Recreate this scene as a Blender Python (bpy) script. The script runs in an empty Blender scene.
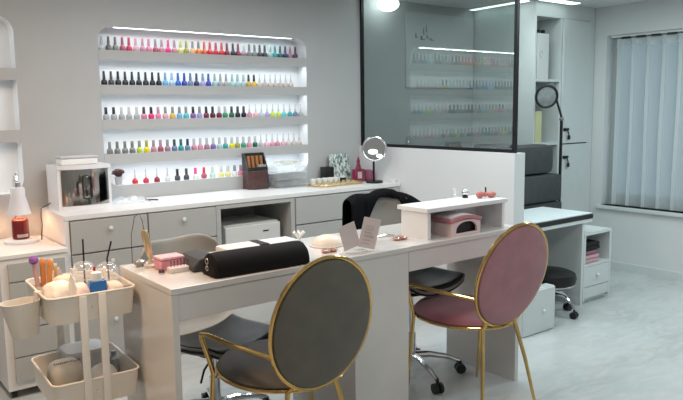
import bpy, bmesh, math, random
from mathutils import Vector, Matrix
random.seed(7)
PI = math.pi
scene = bpy.context.scene
COL = scene.collection
R = math.radians

# ------------------------------------------------------------------ materials
_m = {}
def mat(name, col, rough=.5, metal=0., noise=0., nscale=8., col2=None, bump=0., bscale=60., coat=0., alpha=1., trans=0., emis=None, estr=0., sheen=0., ior=1.45, stretch=None, spec=.5):
    if name in _m: return _m[name]
    m = bpy.data.materials.new(name); m.use_nodes = True
    nt = m.node_tree; N = nt.nodes; L = nt.links
    b = N['Principled BSDF']
    c = (*col, 1)
    b.inputs['Base Color'].default_value = c
    b.inputs['Roughness'].default_value = rough
    b.inputs['Metallic'].default_value = metal
    b.inputs['Coat Weight'].default_value = coat
    b.inputs['Coat Roughness'].default_value = .08
    b.inputs['IOR'].default_value = ior
    b.inputs['Transmission Weight'].default_value = trans
    b.inputs['Alpha'].default_value = alpha
    b.inputs['Sheen Weight'].default_value = sheen
    b.inputs['Specular IOR Level'].default_value = spec
    if emis:
        b.inputs['Emission Color'].default_value = (*emis, 1); b.inputs['Emission Strength'].default_value = estr
    tc = N.new('ShaderNodeTexCoord'); mp = N.new('ShaderNodeMapping')
    L.new(tc.outputs['Object'], mp.inputs['Vector'])
    if stretch: mp.inputs['Scale'].default_value = stretch
    nz = N.new('ShaderNodeTexNoise'); nz.inputs['Scale'].default_value = nscale; nz.inputs['Detail'].default_value = 5
    L.new(mp.outputs[0], nz.inputs['Vector'])
    mx = N.new('ShaderNodeMix'); mx.data_type = 'RGBA'
    c2 = col2 if col2 else tuple(max(0, x*(1-max(noise, .03))) for x in col)
    rmp = N.new('ShaderNodeMapRange'); rmp.inputs['From Min'].default_value = .35; rmp.inputs['From Max'].default_value = .65
    L.new(nz.outputs['Fac'], rmp.inputs['Value'])
    L.new(rmp.outputs[0], mx.inputs['Factor'])
    mx.inputs['A'].default_value = c; mx.inputs['B'].default_value = (*c2, 1)
    L.new(mx.outputs['Result'], b.inputs['Base Color'])
    if bump:
        n2 = N.new('ShaderNodeTexNoise'); n2.inputs['Scale'].default_value = bscale; n2.inputs['Detail'].default_value = 3
        L.new(mp.outputs[0], n2.inputs['Vector'])
        bp = N.new('ShaderNodeBump'); bp.inputs['Strength'].default_value = bump; bp.inputs['Distance'].default_value = .004
        L.new(n2.outputs['Fac'], bp.inputs['Height']); L.new(bp.outputs[0], b.inputs['Normal'])
    _m[name] = m
    return m

def emat(name, col, s):
    if name in _m: return _m[name]
    m = mat(name, col, emis=col, estr=s); return m

def mixmat(name, tint, refl, gloss_rough=.0, diff=None, dfac=0., fres=True):
    """sheet of glass / sheer cloth: see-through, partly mirror or partly cloth"""
    m = bpy.data.materials.new(name); m.use_nodes = True
    nt = m.node_tree; N = nt.nodes; L = nt.links
    N.remove(N['Principled BSDF']); out = N['Material Output']
    t = N.new('ShaderNodeBsdfTransparent'); t.inputs[0].default_value = (*tint, 1)
    g = N.new('ShaderNodeBsdfGlossy'); g.inputs['Roughness'].default_value = gloss_rough; g.inputs[0].default_value = (.95, .97, .97, 1)
    mx = N.new('ShaderNodeMixShader')
    if fres:
        lw = N.new('ShaderNodeFresnel'); lw.inputs[0].default_value = 1.5
        ad = N.new('ShaderNodeMath'); ad.operation = 'ADD'; ad.use_clamp = True; ad.inputs[1].default_value = refl
        geo = N.new('ShaderNodeNewGeometry'); lw.inputs[0].default_value = 1.5
        bf = N.new('ShaderNodeMath'); bf.operation = 'SUBTRACT'; bf.inputs[0].default_value = 1; L.new(geo.outputs['Backfacing'], bf.inputs[1])
        mu = N.new('ShaderNodeMath'); mu.operation = 'MULTIPLY'; L.new(ad.outputs[0], mu.inputs[0]); L.new(bf.outputs[0], mu.inputs[1])
        L.new(lw.outputs[0], ad.inputs[0]); L.new(mu.outputs[0], mx.inputs[0])
    else: mx.inputs[0].default_value = refl
    L.new(t.outputs[0], mx.inputs[1]); L.new(g.outputs[0], mx.inputs[2])
    last = mx
    if diff:
        d = N.new('ShaderNodeBsdfDiffuse'); d.inputs[0].default_value = (*diff, 1)
        tr = N.new('ShaderNodeBsdfTranslucent'); tr.inputs[0].default_value = (*diff, 1)
        m3 = N.new('ShaderNodeMixShader'); m3.inputs[0].default_value = .4
        L.new(d.outputs[0], m3.inputs[1]); L.new(tr.outputs[0], m3.inputs[2])
        m2 = N.new('ShaderNodeMixShader'); m2.inputs[0].default_value = dfac
        L.new(mx.outputs[0], m2.inputs[1]); L.new(m3.outputs[0], m2.inputs[2]); last = m2
    L.new(last.outputs[0], out.inputs[0])
    _m[name] = m
    return m

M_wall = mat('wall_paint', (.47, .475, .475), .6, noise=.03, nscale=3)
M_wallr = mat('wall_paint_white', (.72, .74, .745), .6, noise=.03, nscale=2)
M_ceil = mat('ceiling_paint', (.72, .73, .72), .7, noise=.03)
M_niche = mat('niche_white', (.8, .82, .84), .5)
M_lam = mat('white_laminate', (.74, .73, .72), .3, noise=.02)
M_lam_shaded = mat('white_laminate_shaded', (.42, .42, .405), .35, noise=.02)  # white laminate with the shade on the fronts put into its colour
M_lamdesk = mat('desk_gloss_laminate', (.66, .635, .61), .18, noise=.02, coat=.3)
M_cab = mat('cabinet_gloss_white', (.66, .70, .70), .3, noise=.02)
M_gap = mat('dark_gap', (.03, .03, .03), .8)
M_black = mat('black_plastic', (.012, .012, .013), .4)
M_blackm = mat('black_metal', (.02, .02, .022), .35, metal=.6)
M_cloth = mat('black_cloth', (.006, .006, .007), .95, bump=.6, bscale=90, spec=.1)
M_gold = mat('polished_gold', (.72, .48, .18), .16, metal=1, noise=.12, nscale=30, bump=.15, bscale=40)
M_chrome = mat('chrome', (.75, .76, .78), .12, metal=1)
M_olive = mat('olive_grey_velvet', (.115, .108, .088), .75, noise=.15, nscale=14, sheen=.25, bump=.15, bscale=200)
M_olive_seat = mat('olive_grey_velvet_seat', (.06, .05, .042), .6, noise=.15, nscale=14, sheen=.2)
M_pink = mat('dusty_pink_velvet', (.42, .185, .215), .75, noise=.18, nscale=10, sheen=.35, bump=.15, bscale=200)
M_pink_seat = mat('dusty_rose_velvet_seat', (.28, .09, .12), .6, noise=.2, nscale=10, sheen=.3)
M_shell = mat('grey_beige_leatherette', (.30, .285, .255), .42, noise=.06)
M_pad = mat('black_leatherette', (.018, .021, .022), .38, noise=.1, bump=.1)
M_cart = mat('cream_white_steel', (.80, .74, .66), .4, noise=.03)
M_white = mat('white_plastic', (.80, .80, .80), .35)
M_clear = mixmat('clear_plastic', (1, 1, 1), .02, .05, diff=(.93, .95, .97), dfac=.12)
M_clearv = mixmat('very_clear_plastic', (.97, .98, .98), .05, .03, diff=(.9, .9, .9), dfac=.10)

# ------------------------------------------------------------------ mesh helpers
def nb(): return bmesh.new()
def box(bm, x0, x1, y0, y1, z0, z1, bev=0., rot=None, at=None):
    n0 = len(bm.verts)
    r = bmesh.ops.create_cube(bm, size=1)
    vs = r['verts']
    for v in vs:
        v.co = Vector(((x0+x1)/2+v.co.x*(x1-x0), (y0+y1)/2+v.co.y*(y1-y0), (z0+z1)/2+v.co.z*(z1-z0)))
    if rot is not None:
        bmesh.ops.rotate(bm, verts=vs, cent=at or Vector((0, 0, 0)), matrix=rot)
    if bev:
        es = list({e for v in vs for e in v.link_edges})
        bmesh.ops.bevel(bm, geom=es, offset=bev, segments=2, affect='EDGES', profile=.6)
    return bm
def tube(bm, pts, r, seg=10, cap=True, closed=False):
    pts = [Vector(p) for p in pts]; n = len(pts)
    rs = r if isinstance(r, (list, tuple)) else [r]*n
    rings = []; up = None
    for i, p in enumerate(pts):
        if closed: t = pts[(i+1) % n]-pts[i-1]
        else: t = (pts[min(i+1, n-1)]-pts[max(i-1, 0)])
        t.normalize()
        if up is None:
            up = Vector((0, 0, 1)) if abs(t.z) < .9 else Vector((1, 0, 0))
        a = t.cross(up)
        if a.length < 1e-4: a = t.orthogonal()
        a.normalize(); b = a.cross(t).normalized(); up = b
        rings.append([bm.verts.new(p+(a*math.cos(k*2*PI/seg)+b*math.sin(k*2*PI/seg))*rs[i]) for k in range(seg)])
    m = n if closed else n-1
    for i in range(m):
        A = rings[i]; B = rings[(i+1) % n]
        for k in range(seg): bm.faces.new((A[k], A[(k+1) % seg], B[(k+1) % seg], B[k]))
    if cap and not closed:
        bm.faces.new(rings[0]); bm.faces.new(list(reversed(rings[-1])))
    return bm
def lathe(bm, prof, c=(0, 0, 0), seg=20, M=None):
    c = Vector(c); rings = []
    for (r, z) in prof:
        if r < 1e-6: rings.append([bm.verts.new((M @ Vector((0, 0, z)) if M else Vector((0, 0, z)))+c)])
        else:
            rg = []
            for k in range(seg):
                v = Vector((r*math.cos(2*PI*k/seg), r*math.sin(2*PI*k/seg), z))
                if M: v = M @ v
                rg.append(bm.verts.new(v+c))
            rings.append(rg)
    for A, B in zip(rings, rings[1:]):
        if len(A) == 1 and len(B) == 1: continue
        for k in range(seg):
            a, b = A[k % len(A)], A[(k+1) % len(A)]
            d, e = B[k % len(B)], B[(k+1) % len(B)]
            f = [a, b, e, d]; u = []
            for v in f:
                if v not in u: u.append(v)
            if len(u) > 2: bm.faces.new(u)
    return bm
def cyl(bm, p0, p1, r, seg=16): return tube(bm, [p0, p1], r, seg)
def sphere(bm, c, r, s=(1, 1, 1), seg=16):
    x = bmesh.ops.create_uvsphere(bm, u_segments=seg, v_segments=max(6, seg//2), radius=r)
    for v in x['verts']: v.co = Vector((v.co.x*s[0], v.co.y*s[1], v.co.z*s[2]))+Vector(c)
    return bm
def prism(bm, pts2, axis, a, b, bev=0):
    """extrude a closed outline; axis 'x','y','z' = extrusion axis"""
    def P(u, v, w):
        return {'x': (w, u, v), 'y': (u, w, v), 'z': (u, v, w)}[axis]
    A = [bm.verts.new(P(u, v, a)) for u, v in pts2]; B = [bm.verts.new(P(u, v, b)) for u, v in pts2]
    n = len(A); bm.faces.new(A); bm.faces.new(list(reversed(B)))
    for i in range(n): bm.faces.new((A[i], B[i], B[(i+1) % n], A[(i+1) % n]))
    return bm
def rrect(w, h, r, seg=5, cx=0, cy=0):
    out = []
    for (sx, sy, a0) in ((1, 1, 0), (-1, 1, 90), (-1, -1, 180), (1, -1, 270)):
        for k in range(seg+1):
            a = R(a0+90*k/seg)
            out.append((cx+sx*(w/2-r)+r*math.cos(a), cy+sy*(h/2-r)+r*math.sin(a)))
    return out
def obj(name, bm, m, parent=None, smooth=True, bevel=0.):
    bmesh.ops.recalc_face_normals(bm, faces=bm.faces)
    me = bpy.data.meshes.new(name); bm.to_mesh(me); bm.free()
    if m: me.materials.append(m)
    o = bpy.data.objects.new(name, me); COL.objects.link(o)
    if smooth:
        for p in me.polygons: p.use_smooth = True
        try:
            me.set_sharp_from_angle(angle=R(35))
        except Exception: pass
    if bevel:
        md = o.modifiers.new('bevel', 'BEVEL'); md.width = bevel; md.segments = 2; md.limit_method = 'ANGLE'; md.angle_limit = R(40)
    if parent: o.parent = parent
    return o
def tag(o, label=None, cat=None, group=None, kind=None):
    if label: o['label'] = label
    if cat: o['category'] = cat
    if group: o['group'] = group
    if kind: o['kind'] = kind
    return o
def thing(name, label, cat, loc=(0, 0, 0), rz=0., group=None):
    o = bpy.data.objects.new(name, None); COL.objects.link(o)
    o.location = loc; o.rotation_euler = (0, 0, rz); o.empty_display_size = .05
    return tag(o, label, cat, group)
def struct(name, bm, m, smooth=False, **k):
    return tag(obj(name, bm, m, smooth=smooth, **k), kind='structure')
def BX(*a, **k): return box(nb(), *a, **k)

# ------------------------------------------------------------------ room shell
H = 2.275; YW = 4.15; XR = 5.55; XL = -1.6; YB = -1.6
def floor_mat():
    m = mat('polished_concrete_vinyl', (.55, .575, .57), .22, noise=.2, nscale=1.3, col2=(.43, .455, .45), stretch=(1, 2.2, 1), bump=.05, bscale=12)
    nt = m.node_tree; N = nt.nodes; L = nt.links
    mx = [n for n in N if n.type == 'MIX'][0]; b = N['Principled BSDF']
    n2 = N.new('ShaderNodeTexNoise'); n2.inputs['Scale'].default_value = 5.; n2.inputs['Detail'].default_value = 9; n2.inputs['Distortion'].default_value = 1.6
    mp = [n for n in N if n.type == 'MAPPING'][0]; L.new(mp.outputs[0], n2.inputs['Vector'])
    r = N.new('ShaderNodeMapRange'); r.inputs['From Min'].default_value = .42; r.inputs['From Max'].default_value = .66
    L.new(n2.outputs['Fac'], r.inputs['Value'])
    m2 = N.new('ShaderNodeMix'); m2.data_type = 'RGBA'; m2.inputs['B'].default_value = (.60, .62, .615, 1)
    L.new(mx.outputs['Result'], m2.inputs['A']); 
    mm = N.new('ShaderNodeMath'); mm.operation = 'MULTIPLY'; mm.inputs[1].default_value = .45
    L.new(r.outputs[0], mm.inputs[0]); L.new(mm.outputs[0], m2.inputs['Factor'])
    L.new(m2.outputs['Result'], b.inputs['Base Color'])
    return m
struct('floor', BX(XL-.1, XR+.1, YB-.1, YW+.3, -.08, 0), floor_mat())
struct('ceiling', BX(XL-.1, XR+.1, YB-.1, YW+.3, H, H+.08), M_ceil)
struct('wall_left', BX(XL-.1, XL, YB-.1, YW+.3, 0, H), M_wall)
struct('wall_front', BX(XL, XR, YB-.1, YB, 0, H), M_wallr)

def rr_loop(x0, x1, z0, z1, r, seg=8):
    return rrect(x1-x0, z1-z0, r, seg, (x0+x1)/2, (z0+z1)/2)
NICHE = (1.42, 2.915, .984, 1.935)
NICHE2 = (-.55, .96, .984, 1.955)
ND = .115
def back_wall():
    bm = nb()
    def loop(pts):
        vs = [bm.verts.new((u, YW, v)) for u, v in pts]
        es = [bm.edges.new((vs[i], vs[(i+1) % len(vs)])) for i in range(len(vs))]
        return vs, es
    outer, eo = loop([(XL, 0), (XR, 0), (XR, H), (XL, H)])
    allE = list(eo)
    for n in (NICHE, NICHE2):
        vs, es = loop(rr_loop(*n, .085)); allE += es
    bmesh.ops.triangle_fill(bm, use_beauty=True, edges=allE)
    me = obj('wall_back', bm, M_wall, smooth=False)
    return tag(me, kind='structure')
back_wall()
def niche_lining(n, name):
    bm = nb(); pts = rr_loop(*n, .085)
    A = [bm.verts.new((u, YW, v)) for u, v in pts]; B = [bm.verts.new((u, YW+ND, v)) for u, v in pts]
    for i in range(len(A)): bm.faces.new((A[i], A[(i+1) % len(A)], B[(i+1) % len(A)], B[i]))
    bm.faces.new(B)
    struct(name, bm, M_niche, smooth=False)
niche_lining(NICHE, 'trim_1'); niche_lining(NICHE2, 'trim_2')
SH = [(1.739, 1.797), (1.534, 1.592), (1.326, 1.384), (1.116, 1.176)]
k = 3
for (z0, z1) in SH:
    bm = BX(NICHE[0]+.001, NICHE[1]-.001, YW+.0125, YW+ND-.001, z0+.018, z1)
    box(bm, NICHE[0]+.001, NICHE[1]-.001, YW, YW+.012, z0, z1)
    struct('trim_%d' % k, bm, M_wall); k += 1
for (z0, z1) in [(1.61, 1.675), (1.268, 1.335)]:
    bm = BX(NICHE2[0]+.001, NICHE2[1]-.001, YW+.0125, YW+ND-.001, z0+.018, z1)
    box(bm, NICHE2[0]+.001, NICHE2[1]-.001, YW, YW+.012, z0, z1)
    struct('trim_%d' % k, bm, M_wall); k += 1

# right wall with window opening
WY0, WY1, WZ0, WZ1 = 1.55, 3.385, .56, 2.03
bm = BX(XR, XR+.16, WY1, YW, 0, H); box(bm, XR, XR+.16, YB, WY0, 0, H)
box(bm, XR, XR+.16, WY0, WY1, 0, WZ0); box(bm, XR, XR+.16, WY0, WY1, WZ1, H)
struct('wall_right', bm, M_wallr)
struct('baseboard_right', BX(XR-.014, XR, YB, 3.5, 0, .072), M_cab)
# window
w = bpy.data.objects.new('window_1', None); COL.objects.link(w); w.location = (XR+.12, (WY0+WY1)/2, WZ0); tag(w, kind='structure')
def wl(bm): bmesh.ops.translate(bm, verts=bm.verts, vec=-Vector(w.location)); return bm
M_frame = mat('grey_window_frame', (.42, .45, .46), .4)
bm = nb()
fx0, fx1 = XR+.10, XR+.15
box(bm, fx0, fx1, WY0, WY0+.05, WZ0, WZ1); box(bm, fx0, fx1, WY1-.05, WY1, WZ0, WZ1)
box(bm, fx0, fx1, WY0+.05, WY1-.05, WZ0, WZ0+.10); box(bm, fx0, fx1, WY0+.05, WY1-.05, WZ1-.05, WZ1)
box(bm, fx0, fx1, 2.44, 2.50, WZ0+.10, WZ1-.05)
obj('window_frame', wl(bm), M_frame, w, smooth=False)
M_pane = mixmat('window_glass', (.85, .93, .97), .02, 0)
obj('pane', wl(BX(XR+.122, XR+.128, WY0+.05, 2.44, WZ0+.10, WZ1-.05)), M_pane, w, smooth=False)
obj('pane', wl(BX(XR+.122, XR+.128, 2.50, WY1-.05, WZ0+.10, WZ1-.05)), M_pane, w, smooth=False)
obj('window_sill', wl(BX(XR-.03, XR+.10, WY0-.05, WY1+.04, WZ0-.03, WZ0, bev=.004)), M_cab, w, smooth=False)
# curtain
M_sheer = mixmat('sheer_white_voile', (.86, .92, .95), .0, .3, diff=(.84, .87, .87), dfac=.55, fres=False)
M_sheer2 = mixmat('sheer_white_voile_double', (.8, .85, .87), .0, .3, diff=(.80, .84, .84), dfac=.88, fres=False)
cu = thing('curtain', 'sheer white pleated curtain hanging in the window recess', 'curtain', (XR+.045, 2.5, WZ0+.02))
def curtain_mesh(z0, z1, m, name, nz=8, onlyfold=False):
    bm = nb(); ys = []; y = WY0+.02
    n = int((WY1-WY0-.04)/.008)
    cols = []
    for i in range(n+1):
        y = WY1-.075-(WY1-.075-WY0-.02)*i/n
        ph = ((3.292-y)/.131) % 1.0
        # narrow stacked pleat then a flat gently bowed panel
        d = .026*math.exp(-((ph-.0)/.10)**2)+.026*math.exp(-((ph-1)/.10)**2)-.010*math.sin(PI*ph)
        cols.append((y, d, min(ph, 1-ph)))
    g = []
    for (y, d, q) in cols:
        col = []
        for j in range(nz+1):
            t = j/nz; z = z1+(z0-z1)*t
            col.append(bm.verts.new((-d*(1+.25*t)+.004*math.sin(9*y+5*t), y-2.5+.006*math.sin(4*t+y*13)*t, z-(WZ0+.02))))
        g.append(col)
    for i in range(n):
        for j in range(nz):
            fold = cols[i][2] < .10
            if onlyfold is None or fold == onlyfold:
                bm.faces.new((g[i][j], g[i+1][j], g[i+1][j+1], g[i][j+1]))
    for v in [v for v in bm.verts if not v.link_faces]: bm.verts.remove(v)
    return obj(name, bm, m, cu)
zb = WZ0+.012
curtain_mesh(zb, WZ1-.035, M_sheer, 'sheer_panel', onlyfold=False)
curtain_mesh(zb, WZ1-.035, M_sheer2, 'pleat', onlyfold=True)
cu.children[1]['kind'] = 'stuff'
o = curtain_mesh(WZ1-.105, WZ1-.036, M_sheer2, 'header_band', nz=2, onlyfold=None); o.location.x = -.004
bm = nb()
box(bm, -.012, .012, WY0+.02-2.5, WY1-.02-2.5, WZ1-.02-WZ0-.02, WZ1-.001-WZ0-.02)
obj('curtain_track', bm, M_white, cu, smooth=False)
for i in range(13):
    yy = 3.292-.131*i-.025
    if yy < WY0+.1: break
    obj('track_glider', BX(-.016, .0, yy-.075-2.5, yy-2.5, WZ1-.036-WZ0-.02, WZ1-.019-WZ0-.02), M_black, cu, smooth=False)

# ------------------------------------------------------------------ partition: low wall and tinted glass
struct('wall_partition', BX(3.40, 3.50, 2.66, YW, 0, 1.148), M_wallr)
g = thing('glass_partition', 'tall dark tinted glass screen with thin black frame on the low white wall', 'glass partition', (3.43, 2.674, 1.148))
bm = nb(); fr = .022
box(bm, -.011, .011, 0, fr, 0, H-1.149); box(bm, -.011, .011, YW-2.674-fr, YW-2.674-.001, 0, H-1.149)
box(bm, -.011, .011, fr, YW-2.674-fr, 0, fr); 
obj('frame', bm, M_blackm, g, smooth=False)
M_tint = mixmat('smoked_glass', (.65, .705, .695), .10, .0, fres=True)
obj('pane', BX(-.001, .001, fr, YW-2.674-fr, fr, H-1.149), M_tint, g, smooth=False)
# faint printed board on the wall behind the glass
bd = thing('wall_board', 'pale wall board with small dark lettering behind the tinted glass', 'board', (3.89, YW-.012, 1.6))
obj('panel', BX(0, .80, 0, .010, 0, .60), mat('board_grey', (.60, .60, .60), .5), bd, smooth=False)
bm = nb()
for i, (x, z, w_, h_) in enumerate([(.10, .40, .03, .035), (.16, .385, .05, .03), (.23, .40, .025, .03), (.27, .385, .04, .02), (.22, .45, .018, .06), (.19, .43, .018, .05)]):
    box(bm, x, x+w_*.4, -.002, 0, z, z+h_); box(bm, x, x+w_, -.002, 0, z, z+.007)
obj('lettering', bm, mat('letter_grey', (.12, .12, .12), .5), bd, smooth=False)

# ------------------------------------------------------------------ tall cabinet on the right
CX0, CX1, CY = 4.705, XR-.005, 3.50
cb = thing('tall_cabinet', 'tall white built-in cabinet with open shelves and two locked doors', 'cabinet', (CX0, CY, 0))
def L(bm, o): bmesh.ops.translate(bm, verts=bm.verts, vec=-Vector(o.location)); return bm
bm = nb()
box(bm, CX0, CX0+.018, CY, YW-.002, 0, H-.002)            # left side
box(bm, CX0+.018, CX1, YW-.02, YW-.002, 0, H-.002)        # back
box(bm, CX0+.018, CX1, CY, YW-.02, 2.155, H-.002)         # fascia
box(bm, 5.045, 5.07, CY, YW-.02, 0, 2.155)                # divider
box(bm, 5.47, CX1, CY, YW-.02, 0, 2.155)                  # filler
box(bm, CX0+.018, 5.045, CY+.004, YW-.02, 1.11, 1.135)
box(bm, CX0+.018, 5.045, CY+.004, YW-.02, 1.635, 1.655)
box(bm, CX0+.018, 5.045, CY+.004, YW-.02, .55, .57)
box(bm, CX0+.018, CX1, CY+.01, YW-.02, 0, .06)
obj('carcass', L(bm, cb), M_cab, cb, smooth=False)
for (z0, z1) in ((1.118, 2.150), (.065, 1.108)):
    d = obj('door', L(BX(5.072, 5.467, CY-.018, CY-.0005, z0, z1, bev=.002), cb), M_cab, cb, smooth=False)
    zl = 1.235 if z0 > 1 else 1.0
    bm = nb(); cyl(bm, (5.105, CY-.018, zl), (5.105, CY-.03, zl), .014); box(bm, 5.09, 5.155, CY-.034, CY-.028, zl-.008, zl+.012)
    obj('lock', L(bm, cb), M_blackm, d)
    bm = nb(); tube(bm, [(5.13, CY-.034, zl-.005), (5.145, CY-.036, zl-.03), (5.15, CY-.036, zl-.06)], .005, 6); box(bm, 5.135, 5.165, CY-.04, CY-.034, zl-.085, zl-.05)
    obj('key', L(bm, cb), M_blackm, d)
# things on its open shelves
bx = thing('binder_box', 'white box file with two dark clips on the upper open cabinet shelf', 'box', (4.745, CY+.008, 1.6555))
obj('box_body', BX(0, .155, 0, .24, 0, .365, bev=.003), mat('white_card', (.66, .68, .68), .6), bx, smooth=False)
for xx in (.02, .085):
    obj('clip', BX(xx, xx+.028, .01, .035, .365, .395, bev=.004), M_black, bx)
bm = nb(); tube(bm, [(.05+.02*math.cos(a*PI/6), -.002, .20+.028*math.sin(a*PI/6)) for a in range(0, 11)], .0015, 5)
obj('drawn_mark', bm, mat('pencil_grey', (.35, .36, .36), .6), bx)
yb = thing('notebook', 'pale yellow upright book on the lower open cabinet shelf', 'book', (4.740, CY+.008, 1.1355))
obj('cover', BX(0, .085, 0, .20, 0, .255, bev=.002), mat('pale_yellow_card', (.62, .62, .36), .6), yb, smooth=False)
obj('pages', BX(.004, .081, .003, .2015, .003, .2565), mat('page_white', (.8, .8, .76), .8), yb, smooth=False)

# ------------------------------------------------------------------ back counter
CZ = .895; CF = 3.68; CL = 1.03; CRr = 3.398
wt = tag(struct('tmp', BX(CL, CRr, CF, YW-.001, CZ-.026, CZ, bev=.002), M_lam), 'long white countertop below the lit wall niche', 'countertop')
wt.name = 'countertop'; del wt['kind']
def cabinet_unit(name, x0, x1, label, rows, group='white base cabinets under the countertop', knob=True):
    t = thing(name, label, 'cabinet', (x0, CF+.012, 0), group=None)
    bm = nb(); zt = CZ-.027
    box(bm, x0, x1, CF+.012, YW-.003, .0, zt)
    obj('body', L(bm, t), M_lam_shaded, t, smooth=False)
    n = len(rows)-1
    for i in range(n):
        z1, z0 = rows[i], rows[i+1]
        d = obj('drawer', L(BX(x0+.003, x1-.003, CF-.006, CF+.0115, z0+.004, z1-.004, bev=.0015), t), M_lam_shaded, t, smooth=False)
        if knob:
            bm = nb(); lathe(bm, [(0, .018), (.010, .016), (.012, .012), (.006, .007), (.006, 0)], ((x0+x1)/2, CF-.006, z1-.055), 12, M=Matrix.Rotation(R(90), 3, 'X'))
            obj('knob', L(bm, t), M_lam, d)
    return t
zt = CZ-.030
# end panel
tag(obj('end_panel', BX(CL+.002, CL+.024, CF+.002, YW-.003, 0, CZ-.027), M_lam, smooth=False), 'white vertical end panel closing the left end of the counter', 'panel')
cabinet_unit('drawer_cabinet', 1.056, 1.479, 'white drawer cabinet under the counter, nearest its left end', [zt, .685, .36, .05])
cabinet_unit('drawer_cabinet', 1.482, 1.905, 'white drawer cabinet beneath the counter, directly left of the open bay', [zt, .685, .36, .05])
cabinet_unit('drawer_cabinet', 2.475, 3.33, 'wide white drawer cabinet under the counter, right of the open bay', [zt, .685, .36, .05], knob=False)
t = thing('open_bay', 'open recessed bay in the counter between the drawer cabinets', 'cabinet', (1.907, CF, 0))
bm = nb(); x0, x1 = 1.907, 2.472
box(bm, x0, x0+.03, CF, YW-.003, 0, zt); box(bm, x1-.03, x1, CF, YW-.003, 0, zt)
box(bm, x0+.03, x1-.03, CF, YW-.003, 0, .06); box(bm, x0+.03, x1-.03, YW-.02, YW-.003, .06, zt)
box(bm, x0+.03, x1-.03, CF, CF+.018, zt-.022, zt)
obj('body', L(bm, t), M_lam_shaded, t, smooth=False)
t = thing('filler_panel', 'narrow white filler at the right end of the counter against the partition', 'panel', (3.332, CF, 0))
obj('panel', L(BX(3.332, 3.396, CF+.004, CF+.022, 0, zt), t), M_lam_shaded, t, smooth=False)
# small white appliance inside the bay
fr_ = thing('mini_fridge', 'small white box appliance standing inside the open counter bay', 'appliance', (1.99, CF+.05, .06))
obj('body', BX(0, .40, .025, .36, 0, .665, bev=.008), mat('fridge_white', (.62, .62, .60), .35), fr_, smooth=False)
dd = obj('door', BX(0, .40, 0, .023, 0, .655, bev=.006), mat('fridge_white', (.62, .62, .60), .35), fr_, smooth=False)
obj('badge', BX(.27, .31, -.003, 0, .605, .612), M_blackm, dd, smooth=False)

# left drawer unit on casters
UF = 3.63; UZ = .737
u = thing('drawer_unit', 'white five-drawer unit on casters left of the counter', 'drawer unit', (.70, UF, 0))
bm = BX(.70, 1.02, UF+.002, YW-.005, .045, UZ-.02); box(bm, .695, 1.025, UF-.005, YW-.003, UZ-.02, UZ, bev=.002)
obj('body', L(bm, u), M_lam, u, smooth=False)
zz = [.695, .585, .475, .365, .255, .09]
zz = [.696, .60, .48, .36, .215, .085]
for i in range(5):
    obj('drawer', L(BX(.735, 1.005, UF-.012, UF+.0015, zz[i+1]+.003, zz[i]-.003, bev=.001), u), M_lam_shaded, u, smooth=False)
for (cx, cy) in ((.73, UF+.04), (.99, UF+.04), (.73, YW-.06), (.99, YW-.06)):
    bm = nb(); cyl(bm, (cx-.01, cy, .022), (cx+.01, cy, .022), .022, 14); box(bm, cx-.014, cx+.014, cy-.008, cy+.008, .02, .046)
    obj('caster', L(bm, u), M_black, u)

# ------------------------------------------------------------------ nail polish bottles
def bottle_mat(c): return mat('polish_%02d_%02d_%02d' % tuple(int(x*99) for x in c), c, .18, coat=.5)
_bm = {}
def bottle_meshes(kind, body, cap):
    key = (kind, body, cap)
    if key in _bm: return _bm[key]
    B = nb(); Cc = nb()
    if kind == 'A':      # rounded shoulders, long tapered cap
        lathe(B, [(0, 0), (.0150, 0), (.0165, .004), (.0165, .018), (.013, .028), (.007, .033), (.007, .036), (0, .036)], seg=12)
        lathe(Cc, [(0, .0345), (.0078, .0345), (.0078, .04), (.0062, .078), (.0045, .080), (0, .080)], seg=10)
    elif kind == 'B':    # squat body, straight cap
        lathe(B, [(0, 0), (.0140, 0), (.0165, .006), (.0160, .022), (.013, .030), (.007, .033), (0, .033)], seg=12)
        lathe(Cc, [(0, .0325), (.0085, .0325), (.0080, .070), (.0065, .073), (0, .073)], seg=10)
    else:                # clear bulb with a thin nozzle-like cap
        lathe(B, [(0, 0), (.0150, 0), (.0170, .008), (.0155, .022), (.008, .030), (.006, .034), (0, .034)], seg=12)
        lathe(Cc, [(0, .0335), (.0065, .0335), (.0055, .045), (.0028, .060), (.0024, .084), (0, .085)], seg=8)
    for q in (B, Cc):
        for v in q.verts: v.co.x *= 1.14; v.co.y *= 1.14; v.co.z *= 1.03
    out = []
    for bmx, c, n in ((B, body, 'glass_bottle'), (Cc, cap, 'cap')):
        bmesh.ops.recalc_face_normals(bmx, faces=bmx.faces)
        me = bpy.data.meshes.new(n); bmx.to_mesh(me); bmx.free(); me.materials.append(bottle_mat(c))
        for p in me.polygons: p.use_smooth = True
        try: me.set_sharp_from_angle(angle=R(50))
        except Exception: pass
        out.append(me)
    _bm[key] = out
    return out
ORD = 'first second third fourth fifth sixth seventh eighth ninth tenth eleventh twelfth thirteenth fourteenth fifteenth sixteenth seventeenth eighteenth nineteenth twentieth twenty-first twenty-second twenty-third twenty-fourth twenty-fifth twenty-sixth twenty-seventh twenty-eighth twenty-ninth thirtieth thirty-first thirty-second thirty-third thirty-fourth thirty-fifth'.split()
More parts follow.
